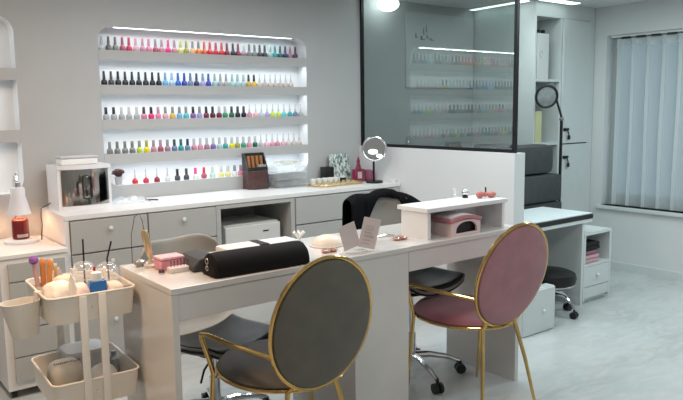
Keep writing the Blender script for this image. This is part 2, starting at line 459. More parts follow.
PC = {  # polish colours: (rgb)
 'clear': (.55, .60, .62), 'taupe': (.16, .15, .13), 'grey': (.22, .23, .22), 'rose': (.42, .09, .13), 'red pink': (.60, .05, .12), 'pale pink': (.72, .40, .45),
 'pink': (.70, .25, .36), 'dusty pink': (.55, .26, .33), 'mauve': (.36, .20, .28), 'crimson': (.52, .02, .06), 'hot pink': (.80, .05, .24), 'pale yellow': (.70, .66, .25),
 'olive': (.32, .33, .06), 'peach': (.80, .40, .18), 'orange': (.80, .26, .07), 'orange red': (.72, .12, .04), 'red': (.60, .02, .03), 'dark red': (.25, .01, .03),
 'maroon': (.12, .015, .03), 'black': (.008, .009, .012), 'charcoal': (.05, .055, .06), 'pale teal': (.38, .58, .58), 'teal': (.03, .33, .33), 'dark teal': (.015, .12, .12),
 'navy': (.02, .03, .12), 'plum': (.10, .03, .08), 'light blue': (.18, .45, .72), 'sky blue': (.35, .60, .80), 'blue': (.03, .14, .60), 'royal blue': (.03, .06, .45),
 'slate blue': (.15, .22, .36), 'lavender': (.42, .36, .66), 'amber': (.62, .38, .05), 'beige': (.58, .50, .46), 'white': (.75, .75, .75), 'yellow': (.75, .65, .03),
 'lime': (.55, .68, .08), 'green': (.03, .30, .14), 'dark green': (.01, .11, .06), 'turquoise': (.10, .55, .58), 'purple': (.22, .12, .36), 'gold': (.70, .48, .10), 'mint': (.45, .70, .60),
 'burgundy': (.20, .01, .05), 'pale grey': (.42, .44, .45)}
def capc(c, k=.5): return tuple(round(x*k, 3) for x in c)
S = 'same'
row1 = ['clear', 'taupe', 'grey', 'rose', 'red pink', 'pale pink', 'dusty pink', 'pink', ('rose', 'grey'), ('dusty pink', 'mauve'), 'hot pink', ('dusty pink', 'mauve'), 'pale yellow', 'olive', ('peach', 'grey'), ('orange', 'taupe'), 'orange red', 'red', 'crimson', 'red', 'dark red', 'black', 'burgundy', ('mauve', 'pale grey'), 'grey', 'grey', 'charcoal', 'charcoal', 'pale teal', 'teal', 'dark teal', 'navy', 'mauve', 'plum']
row2 = ['black', 'charcoal', 'black', 'black', 'black', 'black', 'black', 'black', 'black', 'light blue', 'sky blue', 'blue', 'royal blue', 'slate blue', 'navy', ('lavender', 'slate blue'), 'royal blue', 'pale teal', 'pale grey', 'pale grey', 'pale teal', 'pale teal', 'pale teal', ('amber', 'black'), ('gold', 'black')] + [('beige', 'white')]*7
row3 = [('pale grey', 'black'), ('pale grey', 'black'), ('pale grey', 'white'), ('pale grey', 'white'), ('pale grey', 'white'), ('pink', 'black'), ('hot pink', 'black'), ('pink', 'mauve'), ('pale pink', 'grey'), ('gold', 'grey'), ('light blue', 'grey'), ('turquoise', 'grey'), ('purple', 'black'), ('lavender', 'grey'), ('burgundy', 'black'), ('maroon', 'black'), ('burgundy', 'pale grey'), ('green', 'pale grey'), ('dark green', 'black'), 'black', 'black', ('pink', 'white'), ('pale pink', 'white'), ('clear', 'white'), ('lavender', 'white'), ('lime', 'white'), ('lime', 'white'), ('turquoise', 'white'), ('teal', 'white'), ('slate blue', 'white'), ('pale grey', 'white')]
row4 = [('grey', 'grey'), 'grey', 'grey', 'grey', ('lime', 'grey'), ('yellow', 'olive'), ('dusty pink', 'grey'), ('rose', 'mauve'), ('mauve', 'grey'), ('slate blue', 'charcoal'), ('teal', 'dark teal'), ('slate blue', 'navy'), ('dusty pink', 'pale grey'), ('pink', 'pale grey'), ('mauve', 'pale grey'), ('purple', 'pale grey'), ('pale teal', 'pale grey'), ('teal', 'pale grey'), ('yellow', 'pale grey'), ('olive', 'pale grey'), ('green', 'pale grey'), ('pink', 'pale grey'), ('dark green', 'pale grey'), ('pale grey', 'white'), ('pale pink', 'white'), ('pink', 'white'), ('dusty pink', 'white'), ('pale pink', 'white'), ('beige', 'white'), ('beige', 'white'), ('beige', 'white')]
def place_bottle(x, y, z, spec, kind, label, grp):
    body, cap = (spec if isinstance(spec, tuple) else (spec, None))
    bc = PC[body]
    cc = {'white': (.50, .51, .52)}.get(cap, PC[cap] if cap else capc(bc, .75))
    a, b = bottle_meshes(kind, bc, cc)
    t = thing('nail_polish_bottle', label, 'nail polish', (x, y, z), 0, grp)
    for me in (a, b):
        o = bpy.data.objects.new(me.name, me); COL.objects.link(o); o.parent = t
def edgeX(px0, px1, n):
    pass
# x positions along each shelf follow the photographed spacing (metres along the wall)
def row(specs, xs, z, kinds, shelf):
    for i, (s, x) in enumerate(zip(specs, xs)):
        bn = s if isinstance(s, str) else s[0]
        cn = None if isinstance(s, str) else s[1]
        lab = "%s polish bottle%s, %s from left on niche's %s shelf" % (bn, (', %s cap' % cn) if cn else '', ORD[i], shelf)
        place_bottle(x, YW+.035+random.uniform(-.003, .003), z, s, kinds(i), lab, 'nail polish bottles on the %s niche shelf' % shelf)
def lin(a, b, n): return [a+(b-a)*i/(n-1) for i in range(n)]
ROWX = {1: (1.452, 2.842, 34), 2: (1.455, 2.800, 32), 3: (1.457, 2.880, 31), 4: (1.468, 2.862, 31)}
row(row1, lin(*ROWX[1]), SH[0][1], lambda i: 'A', 'top')
row(row2, lin(*ROWX[2]), SH[1][1], lambda i: 'A' if i < 25 else 'C', 'second')
row(row3, lin(*ROWX[3]), SH[2][1], lambda i: 'B' if i < 21 else 'C', 'third')
row(row4, lin(*ROWX[4]), SH[3][1], lambda i: 'B' if i < 23 else 'C', 'fourth')
row5 = [('red', 'white', 'C'), ('crimson', 'white', 'C'), ('dark red', 'white', 'C'), ('clear', 'white', 'C'), ('charcoal', 'black', 'B'), ('charcoal', 'charcoal', 'B'), ('white', 'hot pink', 'B'), ('rose', 'crimson', 'B'), ('mint', 'white', 'B'), ('pale yellow', 'white', 'B'), ('pale yellow', 'white', 'B'), ('white', 'grey', 'B'), ('pink', 'mauve', 'B'), ('blue', 'light blue', 'B')]
x5 = [1.615, 1.685, 1.758, 1.830, 1.898, 1.962, 2.026, 2.090, 2.152, 2.215, 2.268, 2.320, 2.367, 2.42]
row([(a, b) for a, b, c in row5], x5, NICHE[2], lambda i: row5[i][2], 'bottom')
# pot plant in bottom bay
pp = thing('potted_plant', 'tiny dark red pot plant in a white pot at the niche bottom', 'plant', (1.515, YW+.045, NICHE[2]))
obj('pot', lathe(nb(), [(0, 0), (.018, 0), (.025, .05), (.022, .05), (.020, .040), (0, .040)], seg=16), mat('pot_grey', (.42, .42, .42), .5), pp)
bm = nb()
for i in range(60):
    a = random.uniform(0, 2*PI); e = random.uniform(-.2, 1.4); rr = random.uniform(.024, .034)
    c = Vector((rr*math.cos(a)*math.cos(e), rr*math.sin(a)*math.cos(e), .070+rr*.75*math.sin(e)))
    sphere(bm, c, .0085, (1, 1, .7), 6)
sphere(bm, (0, 0, .068), .026, (1, 1, .75), 10)
obj('foliage', bm, mat('dark_red_leaf', (.06, .018, .018), .7), pp)

# niche light strips + their light
M_led = emat('led_white', (.88, .95, 1.), 4)
SW = ['top', 'second', 'third', 'fourth', 'bottom']
tops = [NICHE[3]]+[z0+.018 for z0, z1 in SH]
for i, zt_ in enumerate(tops):
    x0, x1 = (NICHE[0]+.10, NICHE[1]-.12) if i == 0 else (NICHE[0]+.03, NICHE[1]-.03)
    yy = YW+.006 if i == 0 else YW+.014
    t = thing('led_strip', 'thin cool white light strip above the %s row of the bottle niche' % SW[i], 'light strip', (x0, yy, zt_-.008), group='light strips in the bottle niche')
    obj('diffuser', BX(0, x1-x0, 0, .006, .002, .005), M_led, t, smooth=False)
    obj('channel', BX(-.002, x1-x0+.002, -.001, .0095, .005, .0078), M_white, t, smooth=False)
    ld = bpy.data.lights.new('niche_glow', 'AREA'); ld.shape = 'RECTANGLE'; ld.size = x1-x0; ld.size_y = .012; ld.energy = 1.25; ld.color = (.86, .95, 1.)
    lo = bpy.data.objects.new('niche_glow', ld); COL.objects.link(lo); lo.location = ((x0+x1)/2, yy+.02, zt_-.010); lo.rotation_euler = (R(-18), 0, 0)
for i, (zt_, z_) in enumerate([(NICHE2[3], 0), (1.628, 0), (1.286, 0)]):
    t = thing('led_strip', 'thin light strip above the %s bay of the empty left niche' % ['top', 'middle', 'lower'][i], 'light strip', (NICHE2[0]+.1, YW+.014, zt_-.008), group='light strips in the left niche')
    w_ = NICHE2[1]-NICHE2[0]-.2
    obj('diffuser', BX(0, w_, 0, .008, 0, .005), emat('led_dim', (.88, .95, 1.), 3), t, smooth=False)
    obj('channel', BX(-.002, w_+.002, -.001, .0095, .005, .0078), M_white, t, smooth=False)
    ld = bpy.data.lights.new('niche_glow', 'AREA'); ld.shape = 'RECTANGLE'; ld.size = w_; ld.size_y = .012; ld.energy = 1.6; ld.color = (.86, .95, 1.)
    lo = bpy.data.objects.new('niche_glow', ld); COL.objects.link(lo); lo.location = (NICHE2[0]+.1+w_/2, YW+.03, zt_-.010); lo.rotation_euler = (R(-18), 0, 0)

# ------------------------------------------------------------------ things on the counter
s = thing('steriliser_cabinet', 'white tool steriliser with mirrored curved door on the left of the counter', 'steriliser', (1.072, 3.90, CZ))
SWd, SD, SHh = .292, .21, .245
def dshape(w, d, bul):   # plan outline, front bowed towards -Y
    pts = [(w, d), (0, d)]
    for k in range(0, 13):
        t_ = k/12; pts.append((w*t_, -bul*math.sin(PI*t_)**.8 + .0))
    return pts
bm = nb(); prism(bm, dshape(SWd, SD, .035), 'z', 0, .022); prism(bm, dshape(SWd, SD, .035), 'z', SHh-.022, SHh)
box(bm, 0, .030, .0, SD, .022, SHh-.022); box(bm, SWd-.022, SWd, .0, SD, .022, SHh-.022); box(bm, .03, SWd-.022, SD-.01, SD, .022, SHh-.022)
obj('housing', bm, mat('gloss_white_plastic', (.78, .79, .81), .2), s, smooth=False)
bm = nb(); pts = []
for k in range(0, 15):
    t_ = .06+.88*k/14; pts.append((SWd*t_, -.031*math.sin(PI*t_)**.8+.002))
pts += [(p[0], p[1]+.006) for p in reversed(pts)]
prism(bm, pts, 'z', .024, SHh-.024)
dr = obj('door', bm, mat('mirror_door', (.42, .40, .38), .06, metal=1), s)
bm = nb(); box(bm, .122, .170, -.041, -.031, .055, .19, bev=.02)
obj('handle', bm, mat('mirror_handle', (.30, .29, .28), .1, metal=1), dr)
tb = thing('tissue_box', 'flat white box lying on top of the steriliser', 'box', (1.108, 3.93, CZ+SHh+.001))
obj('box_body', BX(0, .198, 0, .11, 0, .034, bev=.006), M_white, tb)
obj('lid', BX(-.003, .201, -.003, .113, .035, .046, bev=.004), mat('lid_grey', (.55, .55, .58), .4), tb)
# cord
bm = nb(); tube(bm, [(1.068, 4.05, CZ+.03), (1.015, 4.05, .90), (1.005, 4.02, .86), (.995, 3.97, .82), (.985, 3.95, .77), (.983, 3.95, UZ+.004)], .003, 6)
tag(obj('power_cord', bm, mat('dark_cord', (.05, .03, .03), .5)), 'dark cord running from the steriliser down to the drawer unit', 'cord')
# clear wrapping
bm = nb()
G = []
for i in range(13):
    r_ = []
    for j in range(9):
        u_, v_ = i/12, j/8
        ed = min(u_, 1-u_, v_, 1-v_)*6
        r_.append(bm.verts.new((u_*.24+random.uniform(-.006, .006), v_*.14+random.uniform(-.006, .006), .003+min(1, ed)*random.uniform(.004, .036))))
    G.append(r_)
for i in range(12):
    for j in range(8): bm.faces.new((G[i][j], G[i+1][j], G[i+1][j+1], G[i][j+1]))
o = obj('plastic_bag', bm, M_clear); o.location = (1.38, 3.93, CZ); md = o.modifiers.new('thick', 'SOLIDIFY'); md.thickness = .001
tag(o, 'crumpled clear plastic bag lying on the counter beside the steriliser', 'plastic bag')
bm = nb(); tube(bm, [(1.585, 4.00, CZ+.006), (1.63, 3.985, CZ+.006), (1.66, 3.95, CZ+.006)], .004, 8)
tag(obj('pen', bm, M_black), 'thin black pen lying on the counter by the plastic bag', 'pen')
# wooden display box
wb = thing('display_box', 'hexagonal brown wooden box with raised back holding brown tubes on the counter', 'box', (2.355, 4.03, CZ))
M_wood = mat('dark_red_wood', (.085, .040, .036), .35, noise=.3, nscale=30, coat=.3)
bm = nb(); prism(bm, [(.0, .03), (.035, 0), (.13, 0), (.16, .03), (.16, .105), (.0, .105)], 'z', 0, .125)
obj('box_body', bm, M_wood, wb, smooth=False, bevel=.002)
bm = nb()
prism(bm, [(.03, .125), (.105, .125), (.105, .245), (.085, .245)], 'x', -.004, .006)
prism(bm, [(.03, .125), (.105, .125), (.105, .245), (.085, .245)], 'x', .150, .160)
box(bm, .006, .150, .097, .105, .125, .245); box(bm, .006, .150, .026, .034, .125, .150)
obj('tray_sides', bm, mat('black_acrylic', (.03, .028, .03), .3), wb, smooth=False)
for i in range(4):
    bm = nb(); cyl(bm, (.030+.033*i, .065, .126), (.030+.033*i, .082, .225), .0135, 12)
    obj('tube', bm, mat('copper_tube', (.38, .18, .08), .3, metal=.3), wb)
obj('pouch', BX(.085, .148, .036, .055, .126, .165, bev=.004), mat('pouch_grey', (.35, .33, .33), .4), wb)
# clear organiser drawers
og = thing('acrylic_organiser', 'clear stacked acrylic organiser with shallow drawers next to the wooden box', 'organiser', (2.535, 3.99, CZ))
bm = nb(); w_, d_, h_ = .255, .135, .155
box(bm, 0, .005, 0, d_, 0, h_); box(bm, w_-.005, w_, 0, d_, 0, h_); box(bm, .005, w_-.005, d_-.004, d_, 0, h_)
for zz_ in (0, .05, .10, h_-.004): box(bm, .005, w_-.005, 0, d_-.004, zz_, zz_+.004)
obj('case', bm, M_clear, og, smooth=False)
for i in range(3):
    d = nb(); z0 = .006+.05*i
    box(d, .008, w_-.008, -.006, -.002, z0, z0+.04); box(d, .008, w_-.008, -.002, d_-.006, z0, z0+.003)
    box(d, .008, .011, -.002, d_-.006, z0+.003, z0+.036); box(d, w_-.011, w_-.008, -.002, d_-.006, z0+.003, z0+.036)
    dd = obj('drawer', d, M_clear, og, smooth=False)
    obj('knob', sphere(nb(), (w_/2, -.011, z0+.02), .006, seg=8), M_clear, dd)
tr = thing('glass_dish', 'shallow clear lid with gold rim on top of the acrylic organiser', 'dish', (2.655, 4.055, CZ+h_+.0015))
obj('bowl', lathe(nb(), [(0, 0), (.05, 0), (.088, .018), (.085, .018), (.048, .003), (0, .003)], seg=24), M_clear, tr)
bm = nb(); tube(bm, [(.088*math.cos(a*PI/14), .088*math.sin(a*PI/14), .018) for a in range(28)], .002, 6, closed=True)
obj('rim', bm, mat('brass_rim', (.45, .38, .18), .3, metal=.8), tr)
# gilt tray with little pots
ty = thing('oval_tray', 'long gilt-edged tray on the counter full of little pots', 'tray', (2.975, 3.90, CZ))
bm = nb(); prism(bm, rrect(.42, .19, .075), 'z', 0, .006)
obj('plate', bm, mat('tray_cream', (.62, .56, .42), .35), ty)
bm = nb(); tube(bm, [(x, y, .010) for x, y in rrect(.42, .19, .075)], .005, 6, closed=True)
obj('rim', bm, mat('tray_gold', (.55, .33, .15), .3, metal=.7), ty)
M_pot = mat('pot_white', (.75, .74, .72), .3); M_potlid = mat('pot_gold_lid', (.60, .52, .25), .3, metal=.6)
pots = []
for i in range(5): pots.append((-.155+.050*i, .058, 'big', i))
for j in range(2):
    for i in range(7): pots.append((-.150+.046*i, .008-.050*j, 'small', i))
rown = {.058: 'back', .008: 'middle', -.042: 'front'}
for (px, py, kd, i) in pots:
    rn = 'back' if py > .05 else ('middle' if py > 0 else 'front')
    lab = '%s pot, %s from left in the %s row on the gilt tray' % ('white round lidded' if kd == 'big' else 'tiny gold-capped', ORD[i], rn)
    t = thing('nail_art_pot', lab, 'pot', (2.975+px, 3.90+py, CZ+.0065), group='little pots on the gilt tray')
    if kd == 'big':
        obj('jar', lathe(nb(), [(0, 0), (.018, 0), (.020, .004), (.020, .026), (0, .026)], seg=14), M_pot, t)
        obj('lid', lathe(nb(), [(0, .0265), (.021, .0265), (.021, .042), (0, .044)], seg=14), M_white, t)
    else:
        obj('jar', lathe(nb(), [(0, 0), (.012, 0), (.012, .014), (0, .014)], seg=12), mat('pot_beige', (.62, .52, .35), .3), t)
        obj('lid', lathe(nb(), [(0, .0145), (.0125, .0145), (.0115, .022), (0, .023)], seg=12), M_potlid, t)
t = thing('black_pot', 'small dark glass jar at the right end of the gilt tray', 'pot', (3.085, 3.955, CZ+.0065))
obj('jar', lathe(nb(), [(0, 0), (.02, 0), (.022, .005), (.022, .035), (0, .035)], seg=14), M_black, t)
obj('lid', lathe(nb(), [(0, .0355), (.019, .0355), (.019, .048), (0, .048)], seg=14), M_pot, t)
t = thing('desk_clock', 'small black cube box standing behind the gilt tray', 'box', (3.00, 4.06, CZ))
obj('case', BX(0, .085, 0, .06, .03, .115, bev=.004), M_black, t)
obj('foot', BX(-.012, .08, -.005, .065, 0, .0295, bev=.003), M_black, t)
# painted floral panel
def floral_mat():
    m = mat('floral_print', (.50, .58, .53), .5, noise=.1)
    nt = m.node_tree; N = nt.nodes; L_ = nt.links; b = N['Principled BSDF']
    tc = N.new('ShaderNodeTexCoord'); mp = N.new('ShaderNodeMapping'); mp.inputs['Scale'].default_value = (14, 14, 8); mp.inputs['Rotation'].default_value = (0, R(35), 0)
    L_.new(tc.outputs['Object'], mp.inputs['Vector'])
    w = N.new('ShaderNodeTexNoise'); w.inputs['Scale'].default_value = 2.6; w.inputs['Distortion'].default_value = 1.8; w.inputs['Detail'].default_value = 2
    L_.new(mp.outputs[0], w.inputs['Vector'])
    cr = N.new('ShaderNodeValToRGB'); e = cr.color_ramp.elements
    e[0].position = .36; e[0].color = (.03, .10, .09, 1); e[1].position = .55; e[1].color = (.72, .74, .70, 1)
    x = e.new(.46); x.color = (.33, .42, .40, 1)
    L_.new(w.outputs['Fac'], cr.inputs[0]); L_.new(cr.outputs[0], b.inputs['Base Color'])
    return m
t = thing('floral_panel', 'white and green leaf-patterned panel leaning at the back of the counter', 'picture', (3.08, 4.08, CZ))
bm = nb(); prism(bm, rrect(.185, .205, .025, cx=.0925, cy=.1025), 'y', 0, .012)
bmesh.ops.rotate(bm, verts=bm.verts, cent=(0, .012, 0), matrix=Matrix.Rotation(R(-10), 3, 'X'))
o = obj('board', bm, floral_mat(), t, bevel=.002)
# pink bottles
M_magenta = mat('magenta_glass', (.24, .025, .07), .15, coat=.5); M_magl = mat('magenta_clear_glass', (.36, .08, .18), .12, coat=.6)
t = thing('perfume_bottle', 'dark pink bottle with slim neck standing left of the magnifier lamp', 'bottle', (3.235, 3.96, CZ))
bm = nb(); box(bm, -.048, .048, -.022, .022, 0, .095, bev=.008); obj('bottle_body', bm, M_magenta, t)
bm = nb(); lathe(bm, [(0, .0955), (.024, .0955), (.012, .135), (.014, .15), (.010, .165), (.004, .185), (0, .186)], seg=12); obj('stopper', bm, M_magenta, t)
obj('paper_label', BX(-.024, .014, -.0245, -.0225, .025, .075), mat('label_cream', (.60, .50, .48), .6), t, smooth=False)
t = thing('glass_candle', 'round magenta glass jar beside the magnifier lamp base', 'jar', (3.342, 3.985, CZ))
bm = nb(); lathe(bm, [(0, 0), (.035, 0), (.05, .02), (.05, .05), (.036, .078), (.032, .078), (.044, .05), (.044, .02), (0, .008)], seg=18); obj('jar', bm, M_magl, t)
bm = nb(); lathe(bm, [(0, .009), (.040, .022), (.042, .045), (0, .045)], seg=18); obj('contents', bm, M_magenta, t)
# table ring lamp
lp = thing('magnifier_table_lamp', 'round chrome ring lamp on a black stem at the right of the counter', 'lamp', (3.262, 3.81, CZ))
obj('base', lathe(nb(), [(0, 0), (.062, 0), (.062, .012), (.058, .016), (0, .016)], seg=28), M_black, lp)
obj('stem', cyl(nb(), (-.005, 0, .0165), (-.005, 0, .165), .008), M_blackm, lp)
face = Vector((-.62, -.78, .05)).normalized()
Q = face.to_track_quat('Z', 'Y').to_matrix()
hc = Vector((-.005, -.01, .247))
obj('head', lathe(nb(), [(0, -.026), (.055, -.024), (.085, -.012), (.089, 0), (.084, .010), (.080, .006), (.0, .006)], hc, 32, M=Q), mat('brushed_silver', (.55, .56, .57), .22, metal=.9), lp)
bm = nb(); tube(bm, [hc+Q @ Vector((.088*math.cos(a*PI/18), .088*math.sin(a*PI/18), .006)) for a in range(36)], .004, 8, closed=True)
obj('rim', bm, M_chrome, lp)
M_bulb = emat('lamp_glow', (1, 1, 1), 6)
bm = nb()
up = Q.inverted() @ Vector((0, 0, 1)); up.z = 0; up.normalize(); sd = Vector((up.y, -up.x, 0))
for (a, b, ra, rb) in ((-.012, -.020, .034, .016), (.034, -.050, .020, .011)):
    n_ = 20; c = hc+Q @ (sd*a+up*b+Vector((0, 0, .0085)))
    vs = [bm.verts.new(c+Q @ (sd*ra*math.cos(2*PI*k/n_)+up*rb*math.sin(2*PI*k/n_))) for k in range(n_)]
    f = bm.faces.new(vs)
    r_ = bmesh.ops.extrude_face_region(bm, geom=[f]); bmesh.ops.translate(bm, verts=[v for v in r_['geom'] if isinstance(v, bmesh.types.BMVert)], vec=Q @ Vector((0, 0, .002)))
obj('bulb', bm, M_bulb, lp)
t = thing('white_cube', 'tiny white box at the front right corner of the counter', 'box', (3.365, 3.72, CZ))
obj('box_body', BX(0, .025, 0, .03, 0, .018, bev=.002), M_white, t); obj('lid', BX(-.001, .026, -.001, .031, .0182, .023, bev=.001), M_white, t)

# candle warmer lamp on the drawer unit
c0 = Vector((.88, 3.96, UZ))
t = thing('candle_warmer', 'white candle warmer lamp with cone shade on the drawer unit', 'lamp', c0)
obj('base', lathe(nb(), [(0, 0), (.082, 0), (.085, .006), (.085, .016), (.08, .022), (0, .022)], seg=28), M_white, t)
bm = nb(); tube(bm, [(.0, .072, .022), (.0, .075, .20), (.0, .070, .33), (0, .05, .365), (0, .02, .368), (0, 0, .34), (0, 0, .325)], .006, 10)
obj('neck', bm, M_chrome, t)
obj('shade', lathe(nb(), [(.060, .155), (.036, .255), (.036, .290), (.030, .300), (.0, .302), (.0, .296), (.028, .294), (.032, .254), (.056, .155)], seg=28), mat('shade_lilac_white', (.72, .72, .78), .35), t)
obj('socket', lathe(nb(), [(0, .303), (.018, .303), (.018, .325), (0, .330)], seg=14), M_chrome, t)
M_warm = emat('warm_bulb', (1., .55, .25), 16)
obj('bulb', sphere(nb(), (0, 0, .215), .020, (1, 1, 1.3)), M_warm, t)
pl = bpy.data.lights.new('warmer_glow', 'POINT'); pl.energy = 1.6; pl.color = (1, .55, .28); pl.shadow_soft_size = .025
po = bpy.data.objects.new('warmer_glow', pl); COL.objects.link(po); po.location = c0+Vector((0, 0, .165))
t = thing('jar_candle', 'dark red jar candle glowing under the cone-shaped lamp', 'candle', c0+Vector((0, -.005, .0225)))
obj('jar', lathe(nb(), [(0, 0), (.040, 0), (.043, .004), (.043, .100), (.036, .108), (.033, .108), (.039, .098), (.039, .085), (0, .085)], seg=28), mat('dark_red_glass', (.16, .012, .012), .12, coat=.6), t)
bm = nb()
for k in range(9):
    a0 = R(-128+k*9); a1 = R(-128+(k+1)*9)
    v = [bm.verts.new((.0436*math.cos(a), .0436*math.sin(a), z)) for a, z in ((a0, .012), (a1, .012), (a1, .028), (a0, .028))]
    bm.faces.new(v)
obj('paper_label', bm, mat('label_grey', (.45, .38, .36), .6), t)
obj('wax', lathe(nb(), [(0, .0855), (.0385, .0855), (.0385, .088), (0, .088)], seg=24), mat('wax_red', (.55, .25, .18), .4), t)

# ------------------------------------------------------------------ desks
DZ = .82
d1 = thing('manicure_desk', 'long glossy white manicure desk behind the olive grey chair, beside the cart', 'desk', (.948, 2.18, 0))
bm = BX(.948, 2.068, 2.18, 2.67, DZ-.022, DZ); obj('desktop', L(bm, d1), M_lamdesk, d1, smooth=False, bevel=.0015)
obj('side_panel', L(BX(.950, .975, 2.184, 2.668, 0, DZ-.0225), d1), M_lamdesk, d1, smooth=False, bevel=.001)
obj('apron', L(BX(.976, 1.755, 2.186, 2.204, .702, DZ-.0225), d1), M_lamdesk, d1, smooth=False, bevel=.001)
obj('pedestal', L(BX(1.757, 2.066, 2.184, 2.668, 0, DZ-.0225), d1), M_lamdesk, d1, smooth=False, bevel=.001)
d2 = thing('manicure_desk', 'shorter white manicure desk behind the pink chair, carrying the white riser shelf', 'desk', (2.072, 2.185, 0))
bm = BX(2.072, 2.86, 2.185, 2.68, DZ-.022, DZ); obj('desktop', L(bm, d2), M_lamdesk, d2, smooth=False, bevel=.0015)
obj('apron', L(BX(2.074, 2.828, 2.190, 2.208, .705, DZ-.0225), d2), M_lamdesk, d2, smooth=False, bevel=.001)
obj('side_panel', L(BX(2.830, 2.857, 2.188, 2.675, 0, DZ-.0225), d2), M_lamdesk, d2, smooth=False, bevel=.001)

# riser shelf
rs = thing('riser_shelf', 'low white riser shelf standing on the right manicure desk', 'shelf', (2.238, 2.235, DZ))
obj('top', BX(-.005, .570, 0, .205, .126, .146, bev=.002), M_white, rs, smooth=False)
obj('side_panel', BX(.008, .028, .012, .190, 0, .1255), M_white, rs, smooth=False)
obj('side_panel', BX(.540, .560, .012, .190, 0, .1255), M_white, rs, smooth=False)
obj('back_panel', BX(.0285, .5395, .178, .190, 0, .1255), M_white, rs, smooth=False)
# uv lamp below riser
uv = thing('nail_lamp', 'pink and white nail curing lamp with arched opening beneath the riser', 'nail lamp', (2.372, 2.215, DZ))
def arch_front(w, h, aw, ah, y0, y1):
    bm = nb(); n = 10
    top = [(w*i/n, h-.012+.012*math.sin(PI*i/n)) for i in range(n+1)]
    cx = w*.52
    ap = [(cx+aw/2*math.cos(PI*i/n), .012+ah*math.sin(PI*i/n)**.7) for i in range(n+1)]   # right to left
    def V(p, y): return bm.verts.new((p[0], y, p[1]))
    outline = [(0, 0)]+top+[(w, 0), (w, 0)][:1]
    out = [(0, 0)]+top+[(w, 0)]
    es = []
    def lp_(ps, y):
        vs = [V(p, y) for p in ps]; return vs
    for y in (y0, y1):
        a = lp_(out, y); b = lp_(ap, y)
        e = [bm.edges.new((a[i], a[(i+1) % len(a)])) for i in range(len(a))]+[bm.edges.new((b[i], b[(i+1) % len(b)])) for i in range(len(b))]
        bmesh.ops.triangle_fill(bm, use_beauty=True, edges=e)
        es.append((a, b))
    for k in (0, 1):
        A, B = es[0][k], es[1][k]
        for i in range(len(A)): bm.faces.new((A[i], A[(i+1) % len(A)], B[(i+1) % len(B)], B[i]))
    return bm
M_pinkpl = mat('pearl_pink_plastic', (.78, .62, .60), .25, coat=.3)
M_pinkband = mat('pink_shell_band', (.52, .22, .25), .3, coat=.3)
obj('front_panel', arch_front(.205, .074, .150, .054, 0, .012), M_pinkpl, uv, smooth=False)
bm = nb(); box(bm, 0, .010, .0125, .150, 0, .060); box(bm, .195, .205, .0125, .150, 0, .060); box(bm, .0105, .1945, .142, .150, 0, .060); box(bm, .0105, .1945, .0125, .1415, 0, .006)
obj('body', bm, M_pinkpl, uv, smooth=False)
obj('inside', BX(.0115, .1935, .022, .14, .0065, .0595), mat('lamp_inside_black', (.015, .01, .012), .3), uv, smooth=False)
bm = nb(); n = 12
A = []; 
for y in (-.004, .154):
    up_ = [(-.004+.213*i/n, .066+.016*math.sin(PI*i/n)) for i in range(n+1)]
    lo_ = [(p[0], p[1]-.0) for p in up_]
    ring = [bm.verts.new((p[0], y, p[1]+.014)) for p in up_]+[bm.verts.new((p[0], y, p[1]-.004+.001)) for p in reversed(up_)]
    A.append(ring)
for ring in A: bm.faces.new(ring)
for i in range(len(A[0])): bm.faces.new((A[0][i], A[0][(i+1) % len(A[0])], A[1][(i+1) % len(A[0])], A[1][i]))
obj('cover', bm, M_pinkband, uv)
bm = nb()
top_ = [[bm.verts.new((.012+.18*i/8, .015+.12*j/5, .0815+.016*math.sin(PI*(.012+.18*i/8)/.205)+.006*math.sin(PI*j/5)*math.sin(PI*i/8))) for j in range(6)] for i in range(9)]
for i in range(8):
    for j in range(5): bm.faces.new((top_[i][j], top_[i+1][j], top_[i+1][j+1], top_[i][j+1]))
o = obj('top_plate', bm, M_white, uv); md = o.modifiers.new('t', 'SOLIDIFY'); md.thickness = .003; md.offset = -1
# items on the riser
RZ = DZ+.1465
t = thing('pump_bottle', 'small clear white pump bottle standing on the riser shelf', 'bottle', (2.60, 2.405, RZ))
obj('bottle_body', lathe(nb(), [(0, 0), (.016, 0), (.016, .022), (.008, .028), (0, .028)], seg=14), M_clear, t)
bm = nb(); lathe(bm, [(0, .0285), (.006, .0285), (.006, .05), (0, .052)], seg=10); box(bm, -.014, .004, -.003, .003, .047, .053); obj('pump', bm, M_white, t)
t = thing('chrome_dispenser', 'round chrome and black dappen pot on the riser shelf', 'pot', (2.665, 2.395, RZ))
obj('base', lathe(nb(), [(0, 0), (.014, 0), (.016, .012), (0, .012)], seg=14), M_black, t)
obj('ball', sphere(nb(), (0, 0, .028), .018), M_chrome, t)
t = thing('hair_band', 'coral pink fabric bow lying at the right of the riser shelf', 'bow', (2.735, 2.32, RZ))
M_coral = mat('coral_fabric', (.62, .22, .20), .8, noise=.2, nscale=60)
bm = nb(); sphere(bm, (-.030, .01, .018), .024, (1.1, .7, .75)); sphere(bm, (.034, -.01, .016), .026, (1.2, .7, .62)); obj('loop', bm, M_coral, t)
obj('knot', sphere(nb(), (0, 0, .018), .014), M_coral, t)
obj('handle', cyl(nb(), (.002, 0, .030), (.0, 0, .055), .004), M_blackm, t)
